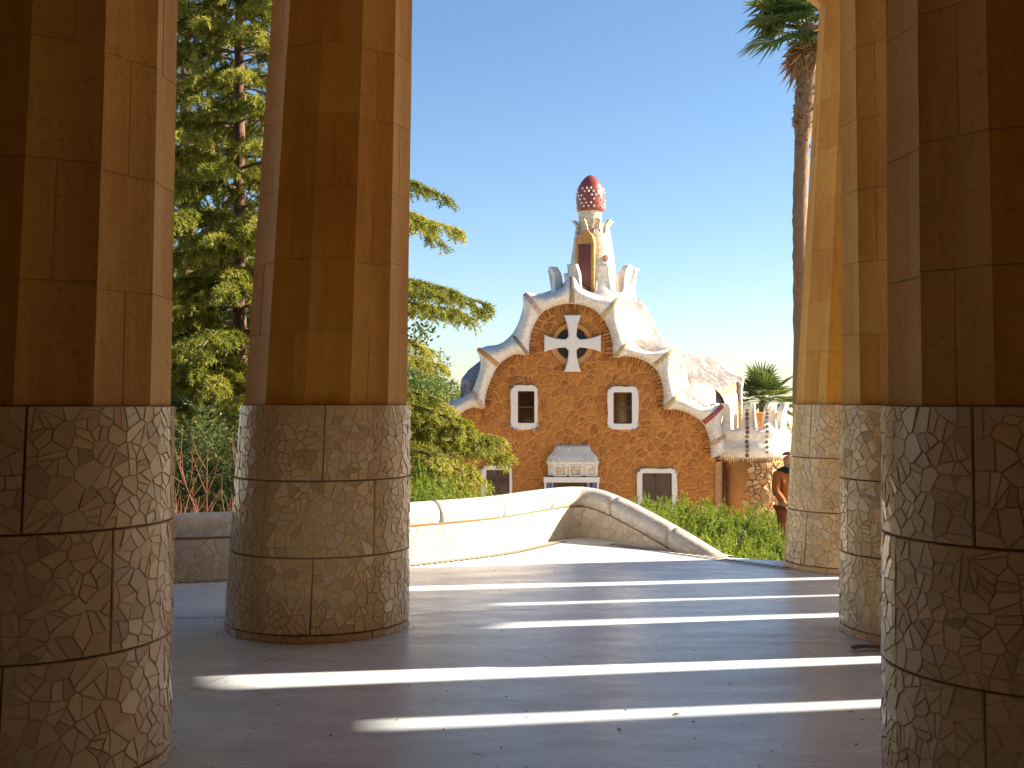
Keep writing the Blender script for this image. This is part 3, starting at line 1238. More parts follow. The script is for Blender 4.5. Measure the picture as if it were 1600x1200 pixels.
# side dormer roof peeping out on the left, slate blue
pts = [[(722, 622, 46.2), (719, 606, 46.0), (721, 592, 46.0)], [(735, 618, 45.9), (733, 596, 45.8), (732, 578, 46.2)], [(752, 610, 45.7), (750, 585, 45.8), (751, 563, 46.4)], [(775, 600, 45.8), (775, 575, 46), (775, 552, 46.6)]]
rws = [[(wx(a, d), d, wz(b, d)) for a, b, d in row] for row in pts]
recalc(MB().grid(rws).build("dormer_roof", "slate_mosaic", house))
rws = [[(wx(a, d), d, wz(b, d)) for a, b, d in row] for row in ([(719, 606, 46.0), (721, 592, 46.0), (732, 578, 46.2), (751, 563, 46.4), (775, 552, 46.6)], [(722, 640, 49), (724, 600, 49), (734, 585, 49), (751, 572, 49), (775, 562, 49)])]
recalc(MB().grid(rws).build("dormer_back", "grey_mosaic", house))


# windows
def rrect(x0, y0, x1, y1, rad, n=5, wob=0.0, rnd=None):
    pts = []
    X0, X1, Z1, Z0 = bx(x0), bx(x1), bz(y0), bz(y1)
    r = rad
    for cx, cz, a0 in ((X1 - r, Z0 + r, -90), (X1 - r, Z1 - r, 0), (X0 + r, Z1 - r, 90), (X0 + r, Z0 + r, 180)):
        for k in range(n):
            a = R(a0 + 90 * k / (n - 1))
            pts.append((cx + r * math.cos(a), cz + r * math.sin(a)))
    return pts


def subdivide(pts, m_):
    res = []
    n = len(pts)
    for i in range(n):
        a, b = pts[i], pts[(i + 1) % n]
        for k in range(m_):
            res.append((a[0] + (b[0] - a[0]) * k / m_, a[1] + (b[1] - a[1]) * k / m_))
    return res


def window(x0, y0, x1, y1, px0, py0, px1, py1, discs, mull, label=None):
    w = empty("window", None)
    w.parent = house
    if label:
        w["label"] = label
    o_ = rrect(x0, y0, x1, y1, 0.22)
    i_ = rrect(px0, py0, px1, py1, 0.05)
    o_, i_ = subdivide(o_, 3), subdivide(i_, 3)
    cx, cz = (bx(x0) + bx(x1)) / 2, (bz(y0) + bz(y1)) / 2
    o_ = [(cx + (q[0] - cx) * (1 + 0.025 * math.sin(k * 2.4)), cz + (q[1] - cz) * (1 + 0.018 * math.sin(k * 2.4))) for k, q in enumerate(o_)]
    recalc(MB().frame_xz(o_, i_, D0 - 0.15, D0 + 0.02).build("frame", "white_frame", w))
    X0, X1, Z0, Z1 = bx(px0), bx(px1), bz(py1), bz(py0)
    MB().box(X0, X1, D0 - 0.035, D0 - 0.02, Z0, Z1).build("pane", "window_glass", w)
    s = MB()
    t = 0.045
    s.box(X0, X0 + t, D0 - 0.075, D0 - 0.036, Z0, Z1)
    s.box(X1 - t, X1, D0 - 0.075, D0 - 0.036, Z0, Z1)
    s.box(X0 + t, X1 - t, D0 - 0.075, D0 - 0.036, Z0, Z0 + t)
    s.box(X0 + t, X1 - t, D0 - 0.075, D0 - 0.036, Z1 - t, Z1)
    if mull == 'h':
        zm = (Z0 + Z1) / 2
        s.box(X0 + t, X1 - t, D0 - 0.07, D0 - 0.036, zm - .03, zm + .03)
    else:
        xm = (X0 + X1) / 2
        s.box(xm - .06, xm + .06, D0 - 0.07, D0 - 0.036, Z0 + t, Z1 - t)
    s.build("sash", "window_wood", w)
    # round coloured tiles along the frame's edge
    cols = ["violet_tile", "grey_tile", "blue_tile", "pink_mosaic", "grey_tile"]
    nn = len(o_)
    for k in range(0, nn, 3):
        q = o_[k]
        if (discs == 'l' and q[0] > cx - 0.25 and q[1] > cz) or (discs == 'n' and k % 6):
            continue
        mt = cols[(k // 3) % 5]
        a = 0.04
        MB().prism_xz([(q[0] + a * math.cos(2 * math.pi * j / 10), q[1] + a * math.sin(2 * math.pi * j / 10)) for j in range(10)], D0 - 0.185, D0 - 0.10, 0.012).build("disc", mt, w)
    return w


window(798, 602, 840, 671, 809, 611, 835, 661, 'l', 'h')
window(949, 604, 997, 671, 958, 613, 987, 662, 'n', 'h')
window(752, 727, 800, 805, 760, 734, 796, 800, 'l', 'v')
window(995, 732, 1057, 815, 1003, 739, 1049, 810, 'n', 'v')

# round window with the white cross
rw = empty("cross_window", None)
rw.parent = house
cx, cz = bx(894), bz(537)
ring = [(math.cos(2 * math.pi * k / 40), math.sin(2 * math.pi * k / 40)) for k in range(40)]
MB().prism_xz([(cx + 0.66 * a, cz + 0.66 * b) for a, b in ring], D0 - 0.004, D0 + 0.1).build("pane", "dark_void", rw)
recalc(MB().frame_xz([(cx + 0.80 * a, cz + 0.80 * b) for a, b in ring], [(cx + 0.64 * a, cz + 0.64 * b) for a, b in ring], D0 - 0.12, D0 + 0.05).build("reveal", "facade_mortar", rw))
# sloping grey sill in the lower half
rws = []
for rr, yy in ((0.62, D0 - 0.01), (0.84, D0 - 0.135)):
    rws.append([(cx + rr * math.cos(R(a)), yy, cz + rr * math.sin(R(a))) for a in range(195, 346, 10)])
MB().grid(rws).build("sill", "grey_mosaic", rw)
arm = []
half = [(0.155, 0.28), (0.165, 0.45), (0.20, 0.70), (0.265, 0.92), (0.33, 1.10)]
for rot in range(4):
    a = R(90 * rot)
    seq = [(w, l) for w, l in half] + [(-w, l) for w, l in reversed(half)]
    for w, l in seq:
        # arm pointing along +z rotated by a
        arm.append((cx + w * math.cos(a) + l * -math.sin(a) * -1 * 0 + (-l) * math.sin(a), cz + w * math.sin(a) + l * math.cos(a)))
    # inner corner
    arm.append((cx + (-0.21) * math.cos(a) - 0.21 * math.sin(a), cz + (-0.21) * math.sin(a) + 0.21 * math.cos(a)))
if area(arm) < 0:
    arm = arm[::-1]
bm = bmesh.new()
f1 = bm.faces.new([bm.verts.new((x, D0 - 0.30, z)) for x, z in arm])
ext = bmesh.ops.extrude_face_region(bm, geom=[f1])
for v in ext['geom']:
    if isinstance(v, bmesh.types.BMVert):
        v.co.y += 0.24
bmesh.ops.bevel(bm, geom=[e for e in bm.edges if abs(e.verts[0].co.y - e.verts[1].co.y) < .01 and e.verts[0].co.y < D0 - .2], offset=0.035, segments=2, affect='EDGES')
bmesh.ops.triangulate(bm, faces=[f for f in bm.faces if len(f.verts) > 4])
bmesh.ops.recalc_face_normals(bm, faces=bm.faces)
me = bpy.data.meshes.new("cross")
bm.to_mesh(me)
bm.free()
me.materials.append(MATS["white_frame"])
cr = bpy.data.objects.new("cross", me)
COL.objects.link(cr)
cr.parent = rw

# bay with a bell-shaped white mosaic hood
bay = empty("bay_window", None)
bay.parent = house
hood = [(866, 696), (922, 696), (926, 706), (933, 712), (936, 722), (934, 735), (934, 744), (853, 744), (857, 735), (853, 722), (856, 712), (864, 706)]
rws = []
for (xa, xb, y, dp) in ((868, 920, 695, 0.1), (867, 921, 698, 0.25), (864, 924, 705, 0.36), (857, 931, 712, 0.48), (853, 935, 721, 0.6), (856, 933, 727, 0.52), (856, 933, 742, 0.52)):
    xm, hw = (bx(xa) + bx(xb)) / 2, (bx(xb) - bx(xa)) / 2
    z = bz(y)
    rws.append([(xm - hw, D0 + 0.02, z), (xm - hw, D0 - dp * 0.8, z), (xm - hw * 0.8, D0 - dp, z), (xm + hw * 0.8, D0 - dp, z), (xm + hw, D0 - dp * 0.8, z), (xm + hw, D0 + 0.02, z)])
m = MB().grid(rws)
m.f.append(tuple(range(6)))
recalc(m.build("hood", "white_mosaic", bay))
for px in (874, 898, 922):
    hw = 8 if px < 915 else 6
    MB().box(bx(px - hw), bx(px + hw), D0 - 0.545, D0 - 0.50, bz(741), bz(727)).build("panel", "cream_mosaic", bay)
    recalc(MB().frame_xz(subdivide([(bx(px - hw - 2), bz(743)), (bx(px + hw + 2), bz(743)), (bx(px + hw + 2), bz(725)), (bx(px - hw - 2), bz(725))], 1),
                         subdivide([(bx(px - hw), bz(741)), (bx(px + hw), bz(741)), (bx(px + hw), bz(727)), (bx(px - hw), bz(727))], 1), D0 - 0.58, D0 - 0.50).build("panel_frame", "white_frame", bay))
MB().box(bx(849), bx(935), D0 - 0.68, D0 + 0.02, bz(752), bz(744)).build("ledge", "white_frame", bay)
MB().box(bx(851), bx(933), D0 - 0.40, D0 + 0.02, bz(815), bz(752)).build("pane", "window_glass", bay)
for xa, xb, mt in ((850, 853, "white_frame"), (854, 859, "blue_tile"), (861, 864, "violet_tile"), (866, 869, "window_wood"), (907, 910, "window_wood"), (916, 920, "violet_tile"), (924, 930, "blue_tile"), (931, 934, "white_frame")):
    MB().box(bx(xa), bx(xb), D0 - 0.56, D0 - 0.405, bz(815), bz(752)).build("tile_pillar", mt, bay)


# ---- battlemented ring
def battlement(name, cx, cy, prof, n_mer, z_notch, z_top, flare, thick, mat, parent, phase=0.0, seg=160, duty=0.45):
    """lathed wall whose rim rises into flared merlons; prof: [(radius, z)] up to z_notch"""
    r_rim = prof[-1][0]
    rows_o, rows_i = [], []
    nz = 6
    for k in range(seg + 1):
        a = 2 * math.pi * k / seg
        ph = ((a + phase) * n_mer / (2 * math.pi)) % 1.0
        d = abs(ph - 0.5) * 2                   # 1 in the notch's middle ... 0 on the merlon's axis
        e = min(1, max(0, (duty + 0.16 - d) / 0.16))
        h = z_notch + (z_top - z_notch) * e ** 0.6
        ro = [(cx + r * math.cos(a), cy + r * math.sin(a), z) for r, z in prof]
        ri = []
        for j in range(1, nz + 1):
            t = j / nz
            z = z_notch + (h - z_notch) * t
            fl = flare * ((z - z_notch) / (z_top - z_notch)) ** 2 - 0.10 * math.sin(math.pi * (z - z_notch) / (z_top - z_notch))
            r = r_rim + fl
            ro.append((cx + r * math.cos(a), cy + r * math.sin(a), z))
            ri.append((cx + (r - thick) * math.cos(a), cy + (r - thick) * math.sin(a), z))
        row = ro + ri[::-1] + [(cx + (r_rim - thick) * math.cos(a), cy + (r_rim - thick) * math.sin(a), prof[-1][1] - 0.3)]
        rows_o.append(row)
    o = MB().grid(rows_o).build(name, mat, parent, True)
    recalc(o)
    return o


YT = 48.0
rz = [wz(y, YT) for y in (560, 500, 476, 462)]
tcx, tcy = wx(926, YT), YT
battlement("crown_parapet", tcx, tcy, [(2.15, rz[0]), (2.05, rz[1]), (1.85, rz[2]), (1.80, rz[3])], 9, rz[3], wz(420, YT), 0.14, 0.30, "white_mosaic", house, phase=0.35, duty=0.30)
MB().add([(tcx + 1.75 * math.cos(R(k * 15)), tcy + 1.75 * math.sin(R(k * 15)), wz(466, YT)) for k in range(24)], [tuple(range(24))]).build("crown_deck", "roof_mosaic", house)

# turret
tur = empty("turret", None)
tur.parent = house
Z = lambda y: wz(y, YT)
tprof = [(1.02, Z(480)), (1.0, Z(455)), (0.96, Z(425)), (0.88, Z(400)), (0.80, Z(380)), (0.745, Z(368))]
battlement("shaft", tcx, tcy, tprof, 8, Z(368), Z(346), 0.14, 0.16, "cream_mosaic", tur, phase=0.2, duty=0.30)
recalc(MB().lathe([(0.70, Z(372)), (0.5, Z(372)), (0.47, Z(350)), (0.5, Z(328))], (wx(922, YT), tcy), 32).build("neck", "cream_mosaic", tur, True))
dprof = [(0.44, Z(331)), (0.56, Z(331)), (0.57, Z(326)), (0.60, Z(312)), (0.575, Z(302)), (0.50, Z(292)), (0.36, Z(283)), (0.2, Z(277)), (0.06, Z(274)), (0.0, Z(273))]
dcx = wx(922.5, YT)
recalc(MB().lathe(dprof, (dcx, tcy), 40).build("dome", "dome_mosaic", tur, True))
m = MB()
for rowi, y in enumerate((325, 320, 314, 308, 302, 297)):
    z = Z(y)
    rr = np.interp(z, [q[1] for q in dprof[2:]], [q[0] for q in dprof[2:]])
    for k in range(18):
        a = 2 * math.pi * (k + 0.5 * (rowi % 2) + rnd.uniform(-0.12, 0.12)) / 18
        if (k + rowi) % 4 == 3 or rnd.random() < 0.12:
            continue
        c = Vector((dcx + rr * math.cos(a), tcy + rr * math.sin(a), z))
        nr = Vector((math.cos(a), math.sin(a), 0))
        sd = Vector((-math.sin(a), math.cos(a), 0))
        up = Vector((0, 0, 1))
        vs = [c + (sd * math.cos(t) + up * math.sin(t)) * 0.048 for t in [2 * math.pi * j / 6 for j in range(6)]]
        vs += [c + nr * 0.045 + (sd * math.cos(t) + up * math.sin(t)) * 0.028 for t in [2 * math.pi * j / 6 for j in range(6)]]
        m.add(vs, [(j, (j + 1) % 6, 6 + (j + 1) % 6, 6 + j) for j in range(6)] + [tuple(range(6, 12))])
tag(m.build("glazed_bosses", "white_glaze", tur), kind="stuff")
# arched doorway of the turret, facing a little left
da = math.atan2(-1, -0.42)
dn = Vector((math.cos(da), math.sin(da), 0))
ds = Vector((-math.sin(da), math.cos(da), 0))
dc = Vector((tcx, tcy, 0)) + dn * 0.72


def door_pt(u, z, d):
    q = dc + ds * u + dn * d
    return (q.x, q.y, z)


arch = [(-0.40, Z(462)), (-0.40, Z(384)), (-0.33, Z(374)), (-0.14, Z(366)), (0, Z(364)), (0.14, Z(366)), (0.33, Z(374)), (0.40, Z(384)), (0.40, Z(462))]
vs = [door_pt(u, z, 0.30) for u, z in arch] + [door_pt(u, z, -0.3) for u, z in arch]
n = len(arch)
recalc(mesh("door_surround", vs, [tuple(range(n))] + [(i, i + 1, n + i + 1, n + i) for i in range(n - 1)], "orange_mosaic", tur))
vs = [door_pt(u, z, d) for d in (0.315, 0.2) for u, z in ((-0.27, Z(462)), (-0.27, Z(386)), (0.27, Z(386)), (0.27, Z(462)))]
recalc(mesh("door", vs, [(0, 1, 2, 3), (0, 4, 5, 1), (1, 5, 6, 2), (2, 6, 7, 3)], "door_red", tur))
a = math.atan2(-1, 0.62)
rr = 0.93
c = Vector((tcx + rr * math.cos(a), tcy + rr * math.sin(a), Z(407)))
nr = Vector((math.cos(a), math.sin(a), 0.1)).normalized()
sd = Vector((-math.sin(a), math.cos(a), 0))
up = nr.cross(sd)
mm = MB()
mm.add([c + nr * 0.03 + (sd * math.cos(2 * math.pi * j / 14) * 0.10 + up * math.sin(2 * math.pi * j / 14) * 0.14) for j in range(14)] +
       [c - nr * 0.1 + (sd * math.cos(2 * math.pi * j / 14) * 0.10 + up * math.sin(2 * math.pi * j / 14) * 0.14) for j in range(14)],
       [tuple(range(14))] + [(j, (j + 1) % 14, 14 + (j + 1) % 14, 14 + j) for j in range(14)])
recalc(mm.build("porthole", "disc_brown", tur))

# ---- right wing: saddle roof
ctrl = [[(1040, 560, 46.6), (1062, 552, 47.5), (1100, 556, 49.5), (1135, 572, 50.5), (1160, 592, 50.0)],
        [(1048, 590, 46.0), (1072, 580, 46.8), (1108, 584, 48.0), (1135, 592, 48.8), (1155, 600, 49.4)],
        [(1060, 612, 45.9), (1085, 606, 46.2), (1112, 610, 46.8), (1135, 614, 47.4), (1152, 610, 48.6)],
        [(1070, 650, 46.0), (1100, 660, 46.1), (1122, 668, 46.4), (1140, 672, 46.9), (1152, 672, 47.6)]]


def surf(ctrl, per=6):
    rows_ = [catmull([(wx(a, d), d, wz(b, d)) for a, b, d in row], per) for row in ctrl]
    cols_ = list(zip(*rows_))
    return [list(map(tuple, catmull(list(c), per))) for c in cols_]


recalc(MB().grid(surf(ctrl)).build("wing_roof", "roof_mosaic", house, True))
ctrl = [[(1085, 556, 49.4), (1100, 555, 50.0), (1125, 564, 50.4), (1152, 584, 50.2)], [(1100, 567, 49.3), (1115, 570, 49.5), (1132, 580, 49.7), (1154, 593, 49.9)]]
recalc(MB().grid(surf(ctrl, 4)).build("ridge_panel", "grey_mosaic", house, True))
ctrl = [[(1112, 604, 47.1), (1135, 603, 48.0), (1160, 594, 49.2)], [(1130, 622, 46.7), (1146, 620, 47.4), (1160, 612, 48.5)], [(1140, 660, 46.6), (1150, 668, 47.0), (1160, 670, 47.6)]]
recalc(MB().grid(surf(ctrl, 4)).build("gable_panel", "olive_mosaic", house, True))
MB().tube([(wx(1161, 49), 49, wz(590, 49)), (wx(1157, 48), 48, wz(610, 48)), (wx(1157, 47.3), 47.3, wz(670, 47.3))], [0.06, 0.08, 0.1], 8).build("gable_edge", "cream_mosaic", house, True)
MB().box(wx(1100, 48), wx(1200, 50), 47.9, 52, -4.3, wz(645, 48)).build("wing_wall", "facade_mortar", house)

# ---- round corner porch, with battlemented balcony
PY = 45.6
pcx, pcy = wx(1171, PY), PY
Z = lambda y: wz(y, PY - 1.0)
bprof = [(1.28, Z(716)), (1.40, Z(712)), (1.46, Z(704)), (1.42, Z(696)), (1.34, Z(690)), (1.36, Z(684)), (1.46, Z(677)), (1.46, Z(671))]
balc = battlement("balcony", pcx, pcy, bprof, 10, Z(671), Z(630), 0.10, 0.22, "white_mosaic", house, phase=math.pi / 10 - 0.07, duty=0.36)
m = MB()
for k in range(90):                        # fringe of drip stones under the balcony
    a = 2 * math.pi * k / 90
    zz = Z(714) - 0.05 * math.sin(a * 10)
    L_ = rnd.uniform(0.08, 0.2)
    x, y = pcx + 1.33 * math.cos(a), pcy + 1.33 * math.sin(a)
    m.tube([(x, y, zz + 0.1), (x, y, zz - L_)], [0.05, 0.015], 5)
tag(m.build("drip_fringe", "cream_mosaic", house), kind="stuff")
for x_, ys_ in ((1167, (640, 647, 654, 661, 668, 675, 682, 690, 697, 704, 711)), (1198, (640, 646, 652, 658, 666, 674, 682, 690, 698, 706))):
    for kk, y_ in enumerate(ys_):
        zz = Z(y_)
        rr = np.interp(zz, [q[1] for q in bprof], [q[0] for q in bprof]) if zz < bprof[-1][1] else 1.46 - 0.07 * math.sin(math.pi * (zz - bprof[-1][1]) / (Z(630) - bprof[-1][1]))
        dx = wx(x_, PY - 1.3) - pcx
        a = -math.acos(max(-1, min(1, dx / rr)))
        c = Vector((pcx + (rr + 0.012) * math.cos(a), pcy + (rr + 0.012) * math.sin(a), zz))
        nr = Vector((math.cos(a), math.sin(a), 0))
        sd = Vector((-math.sin(a), math.cos(a), 0))
        up = Vector((0, 0, 1))
        w = 0.078 if x_ < 1180 else 0.06
        vs = [c + (sd * math.cos(2 * math.pi * j / 10) + up * math.sin(2 * math.pi * j / 10)) * w * q_ + nr * d_ for q_, d_ in ((1, -0.06), (1, 0.02), (0.8, 0.035)) for j in range(10)]
        fs = [(i * 10 + j, i * 10 + (j + 1) % 10, (i + 1) * 10 + (j + 1) % 10, (i + 1) * 10 + j) for i in range(2) for j in range(10)] + [tuple(range(20, 30))]
        mesh("disc", vs, fs, "disc_brown" if kk % 3 else "brown_mosaic", balc)
# its rough stone drum
drum = recalc(MB().lathe([(1.30, -4.3), (1.22, Z(780)), (1.18, Z(718)), (0.2, Z(717))], (pcx + 0.12, pcy), 40).build("porch_wall", "facade_mortar", house, True))
rnd = random.Random(33)
spare = MB()
made = 0
rm = 1.22
for cell in shatter(-math.pi * rm, math.pi * rm, -2.9, Z(722), 0.22, rnd, 0.25):
    if area(cell) < 0:
        cell = cell[::-1]
    pl = inset_poly(cell, rnd.uniform(0.006, 0.014))
    if len(pl) < 3 or abs(area(pl)) < 0.003:
        continue
    cu = sum(q[0] for q in pl) / len(pl)
    a0 = cu / rm
    if not (-2.0 < a0 < 0.35):
        continue                            # plastered beyond, as seen from the terrace
    if a0 < -1.75 and rnd.random() < (-1.7 - a0) * 2.6:
        continue
    nr = Vector((math.cos(a0), math.sin(a0), 0))
    pts = [Vector((pcx + 0.12 + rm * math.cos(q[0] / rm), pcy + rm * math.sin(q[0] / rm), q[1])) for q in pl]
    c = sum(pts, Vector()) / len(pts)
    tl = rnd.uniform(0.05, 0.12)
    vs, fs = shard_mesh(pts, nr, tl, Vector((rnd.gauss(0, .25), rnd.gauss(0, .25), rnd.gauss(0, .25))))
    n = len(pts)
    for i_ in range(n):
        vs[i_] = c + (vs[i_] - c) * 0.86 + nr * 0.02
    mesh("stone", vs, fs, "rubble_stone", drum)
MB().box(bx(1117), bx(1127), D0 - 0.12, D0 + 1.0, -4.3, bz(722)).build("corner_pilaster", "rubble_stone", house)
MB().tube([(bx(1131), D0 - 0.15, -4.3), (bx(1131), D0 - 0.15, bz(722))], 0.07, 10).build("downpipe", "pipe_brown", house, True)
MB().box(bx(1127), bx(1150), D0 + 0.2, D0 + 1.2, -4.3, bz(718)).build("recess_wall", "terracotta", house)


# ------------------------------------------------------------------ trees
def twig_blades(pts, dirs_, per, spread, rnd_n):
    """needle bases and directions around twig nodes"""
    B = np.repeat(pts, per, axis=0)
    Dv = np.repeat(dirs_, per, axis=0)
    d = unit(Dv * 0.75 + rnd_n.normal(size=B.shape) * spread)
    return B, d


def cedar(name, label, base, height, trunk_r, Lmax, whorls, mat, seed, aimed=(), z_low=0.3, nb=5, per=3, blade=(0.085, 0.016), density=0.035, power=0.75, lean=(0, 0), droop=1.0, cat="tree"):
    rn = np.random.default_rng(seed)
    t = empty(name, label, cat, "cedars beyond the parapet")
    bx_, by_, bz_ = base
    t.location = (bx_, by_, bz_)
    m = MB()
    zs = np.linspace(0, height, 9)
    m.tube([(lean[0] * z, lean[1] * z, z) for z in zs], [trunk_r * (1 - 0.92 * z / height) + 0.02 for z in zs], 9)
    m.build("trunk", "bark", t, True)
    limbs = MB()
    BB, DD, TT = [], [], []
    spec = []
    for z in whorls:
        f = max(0.02, 1 - z / height)
        a0 = rn.uniform(0, 6.28)
        for k in range(nb):
            spec.append((z + rn.uniform(-0.12, 0.12), a0 + k * 6.283 / nb + rn.uniform(-0.3, 0.3), Lmax * f ** power * rn.uniform(0.75, 1.1)))
    spec += list(aimed)
    for z, az, L in spec:
        d = np.array((math.cos(az), math.sin(az), 0))
        s = np.linspace(0, 1, 9)
        rise = rn.uniform(0.04, 0.16)
        dr = rn.uniform(0.16, 0.30) * droop
        org = np.array((lean[0] * z, lean[1] * z, z))
        P_ = org + d * (s * L)[:, None] + np.array((0, 0, 1)) * ((rise * s - dr * s * s) * L)[:, None]
        P_ += rn.normal(0, 0.02, P_.shape) * s[:, None]
        limbs.tube([tuple(q) for q in P_], [0.012 + 0.022 * L / 3 * (1 - q) for q in s], 5, False)
        tone = rn.uniform(0.25, 0.75)
        nt = max(8, int(L * 13))
        for k in range(nt):
            u = rn.uniform(0.10, 1.0) ** 0.8
            q = np.array([np.interp(u, s, P_[:, j]) for j in range(3)])
            sgn = 1 if k % 2 else -1
            sid = np.array((-d[1], d[0], 0)) * sgn
            fw = rn.uniform(0.5, 1.2)
            tl = (0.26 * L * (1.05 - u) + 0.16) * rn.uniform(0.6, 1.25)
            td = unit((sid * rn.uniform(0.5, 1.0) + d * fw + np.array((0, 0, rn.uniform(-0.15, 0.12))))[None])[0]
            nn = max(4, int(tl / density))
            w = np.linspace(0, 1, nn)
            tp = q + td * (w * tl)[:, None] + np.array((0, 0, -1)) * (w * w * tl * rn.uniform(0.15, 0.55) * droop)[:, None]
            tdv = np.gradient(tp, axis=0)
            tdv = unit(tdv)
            B, dd = twig_blades(tp, tdv, per, 0.62, rn)
            BB.append(B)
            DD.append(dd)
            TT.append(np.full(len(B), tone + 0.25 * (u - 0.5) + rn.normal(0, 0.08)))
            # short hanging sprays from the twig
            for _ in range(3):
                w0 = rn.uniform(0.25, 1)
                qq = q + td * (w0 * tl) + np.array((0, 0, -1)) * (w0 * w0 * tl * 0.3)
                hl = rn.uniform(0.08, 0.26)
                n2 = max(3, int(hl / density))
                ww = np.linspace(0, 1, n2)
                hd = unit(np.array([[td[0] * 0.5 + rn.normal(0, .3), td[1] * 0.5 + rn.normal(0, .3), -0.75 * droop]]))[0]
                hp = qq + hd * (ww * hl)[:, None]
                B, dd = twig_blades(hp, np.repeat(hd[None], n2, 0), per, 0.6, rn)
                BB.append(B)
                DD.append(dd)
                TT.append(np.full(len(B), tone + 0.1 + rn.normal(0, 0.08)))
    limbs.build("limb_work", "bark", t)
    tag(t.children[-1], kind="stuff")
    B, Dv, T = np.concatenate(BB), np.concatenate(DD), np.concatenate(TT)
    n_ = len(B)
    blades("crown", B, Dv, blade[0] * rn.uniform(0.6, 1.2, n_), blade[1], mat, t, T)
    return t


right = lambda dx, dy: math.atan2(dy, dx)
# the cedar whose trunk hides behind the free-standing column; its tiers reach out to the right of it
DB = 20.0
zy = lambda y, d: wz(y, d) + 0.7
aimedB = []
for y, px, az in ((268, 700, -0.2), (262, 668, 0.35), (330, 712, 0.05), (343, 690, -0.5), (322, 676, 0.6), (428, 762, -0.1), (436, 745, 0.3), (425, 700, -0.6), (470, 735, 0.2), (462, 700, -0.3),
                  (545, 690, 0.2), (520, 672, -0.4), (640, 720, -0.3), (655, 745, 0.1), (668, 775, -0.15), (690, 800, 0.1), (700, 735, -0.45), (715, 725, 0.35), (735, 715, -0.2), (640, 690, 0.5), (600, 700, 0.2), (610, 690, -0.5), (625, 705, -0.1), (632, 735, -0.7), (650, 720, 0.4), (662, 760, -0.3), (676, 775, 0.2), (684, 740, -0.8), (693, 745, -0.05), (706, 735, 0.15), (712, 710, -0.6), (724, 725, 0.05), (742, 700, -0.4)):
    L = (px - 500) / 1800 * DB / math.cos(az)
    aimedB.append((zy(y, DB) + 0.10 * 0, az, L))
B_left = [z for z in (0.9, 1.4, 2.0, 2.6)]
cedar("cedar_tree", "cedar behind the free-standing column, its tiered sprays reaching right toward the gatehouse", (wx(500, DB), DB, -0.7), 10.5, 0.2, 2.3, B_left, "cedar_needles", 3, aimedB, nb=4, per=5, blade=(0.085, 0.019))
# the tall cedar seen between the two left columns
DA = 24.0
whA = [1.2, 1.9, 2.6, 3.4, 4.1, 5.0, 5.7, 6.4, 7.2, 7.9, 8.6, 9.3, 10.0, 10.8, 11.6, 12.4, 13.2]
rA = random.Random(8)
aimedA = [(rA.uniform(1.0, 11.5), rA.uniform(-2.6, -0.5), rA.uniform(1.6, 3.6)) for _ in range(60)]
cedar("cedar_tree", "tall layered cedar with reddish trunk seen between the two left-hand columns", (wx(374, DA), DA, -0.9), 17.5, 0.17, 4.0, whA, "cedar_needles", 4, aimedA, nb=9, per=4, density=0.042, blade=(0.105, 0.024), power=0.6)
cedar("cedar_tree", "dark cedar standing farther back behind the tall layered cedar", (wx(290, 30), 30.0, -1.6), 19.0, 0.28, 4.6, [1.5, 2.6, 3.7, 4.8, 6, 7.2, 8.4, 9.6, 10.8, 12, 13.2, 14.4, 15.6], "dark_needles", 5, nb=7, per=4, density=0.07, blade=(0.17, 0.04), power=0.6)


# leafy masses ------------------------------------------------------
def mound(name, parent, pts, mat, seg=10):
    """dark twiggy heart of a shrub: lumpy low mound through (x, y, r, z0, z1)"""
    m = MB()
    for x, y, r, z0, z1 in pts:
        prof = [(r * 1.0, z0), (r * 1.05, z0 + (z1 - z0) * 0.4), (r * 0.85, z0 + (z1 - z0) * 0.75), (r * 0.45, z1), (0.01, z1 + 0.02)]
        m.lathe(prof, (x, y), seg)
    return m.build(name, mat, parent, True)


def shoots(centers, per_shoot, length, leaf, up=1.0, spread=0.5, rn=rng):
    """upright shoots from the given points, leaves all along them; returns bases, directions, tints"""
    n = len(centers)
    d = unit(np.stack([rn.normal(0, spread, n), rn.normal(0, spread, n), np.full(n, up)], 1))
    L = length * rn.uniform(0.5, 1.15, n)
    u = np.tile(np.linspace(0.05, 1, per_shoot), (n, 1))
    P_ = centers[:, None, :] + d[:, None, :] * (u * L[:, None])[..., None]
    dd = unit(d[:, None, :] * (0.45 + 0.5 * u[..., None]) + rn.normal(0, 0.55, (n, per_shoot, 3)))
    tint = 0.2 + 0.5 * u + rn.normal(0, 0.12, (n, 1))
    return P_.reshape(-1, 3), dd.reshape(-1, 3), tint.ravel()


# green hedge below the terrace on the right
hd = empty("hedge", "bright green feathery hedge between the parapet end and far column", "hedge")
rn = np.random.default_rng(40)
pts = []
while len(pts) < 2300:
    y = rn.uniform(13.2, 21.5)
    # right of the parapet line, out to the far column's sight line
    xl = 2.3 + (13.3 - y) * 0.62 if y < 15.3 else 0.95 + (y - 15.3) * 0.10
    xr = y * 0.262
    x = rn.uniform(xl + 0.12, xr + 0.6)
    if x > xr + 0.6 or (y < 13.9 and x > 2.9 and y < 13.5):
        continue
    zt = -0.36 + 0.14 * math.sin(x * 2.1 + y) * math.cos(y * 1.3 + x) + 0.12 * min(1, max(0, (y - 14) / 4))
    if y < 14.4:
        zt -= (14.4 - y) * 0.25
    zt -= max(0, (x / y - 0.215)) * 5.0
    pts.append((x, y, zt - rn.uniform(0, 0.45) ** 1.5))
pts = np.array(pts)
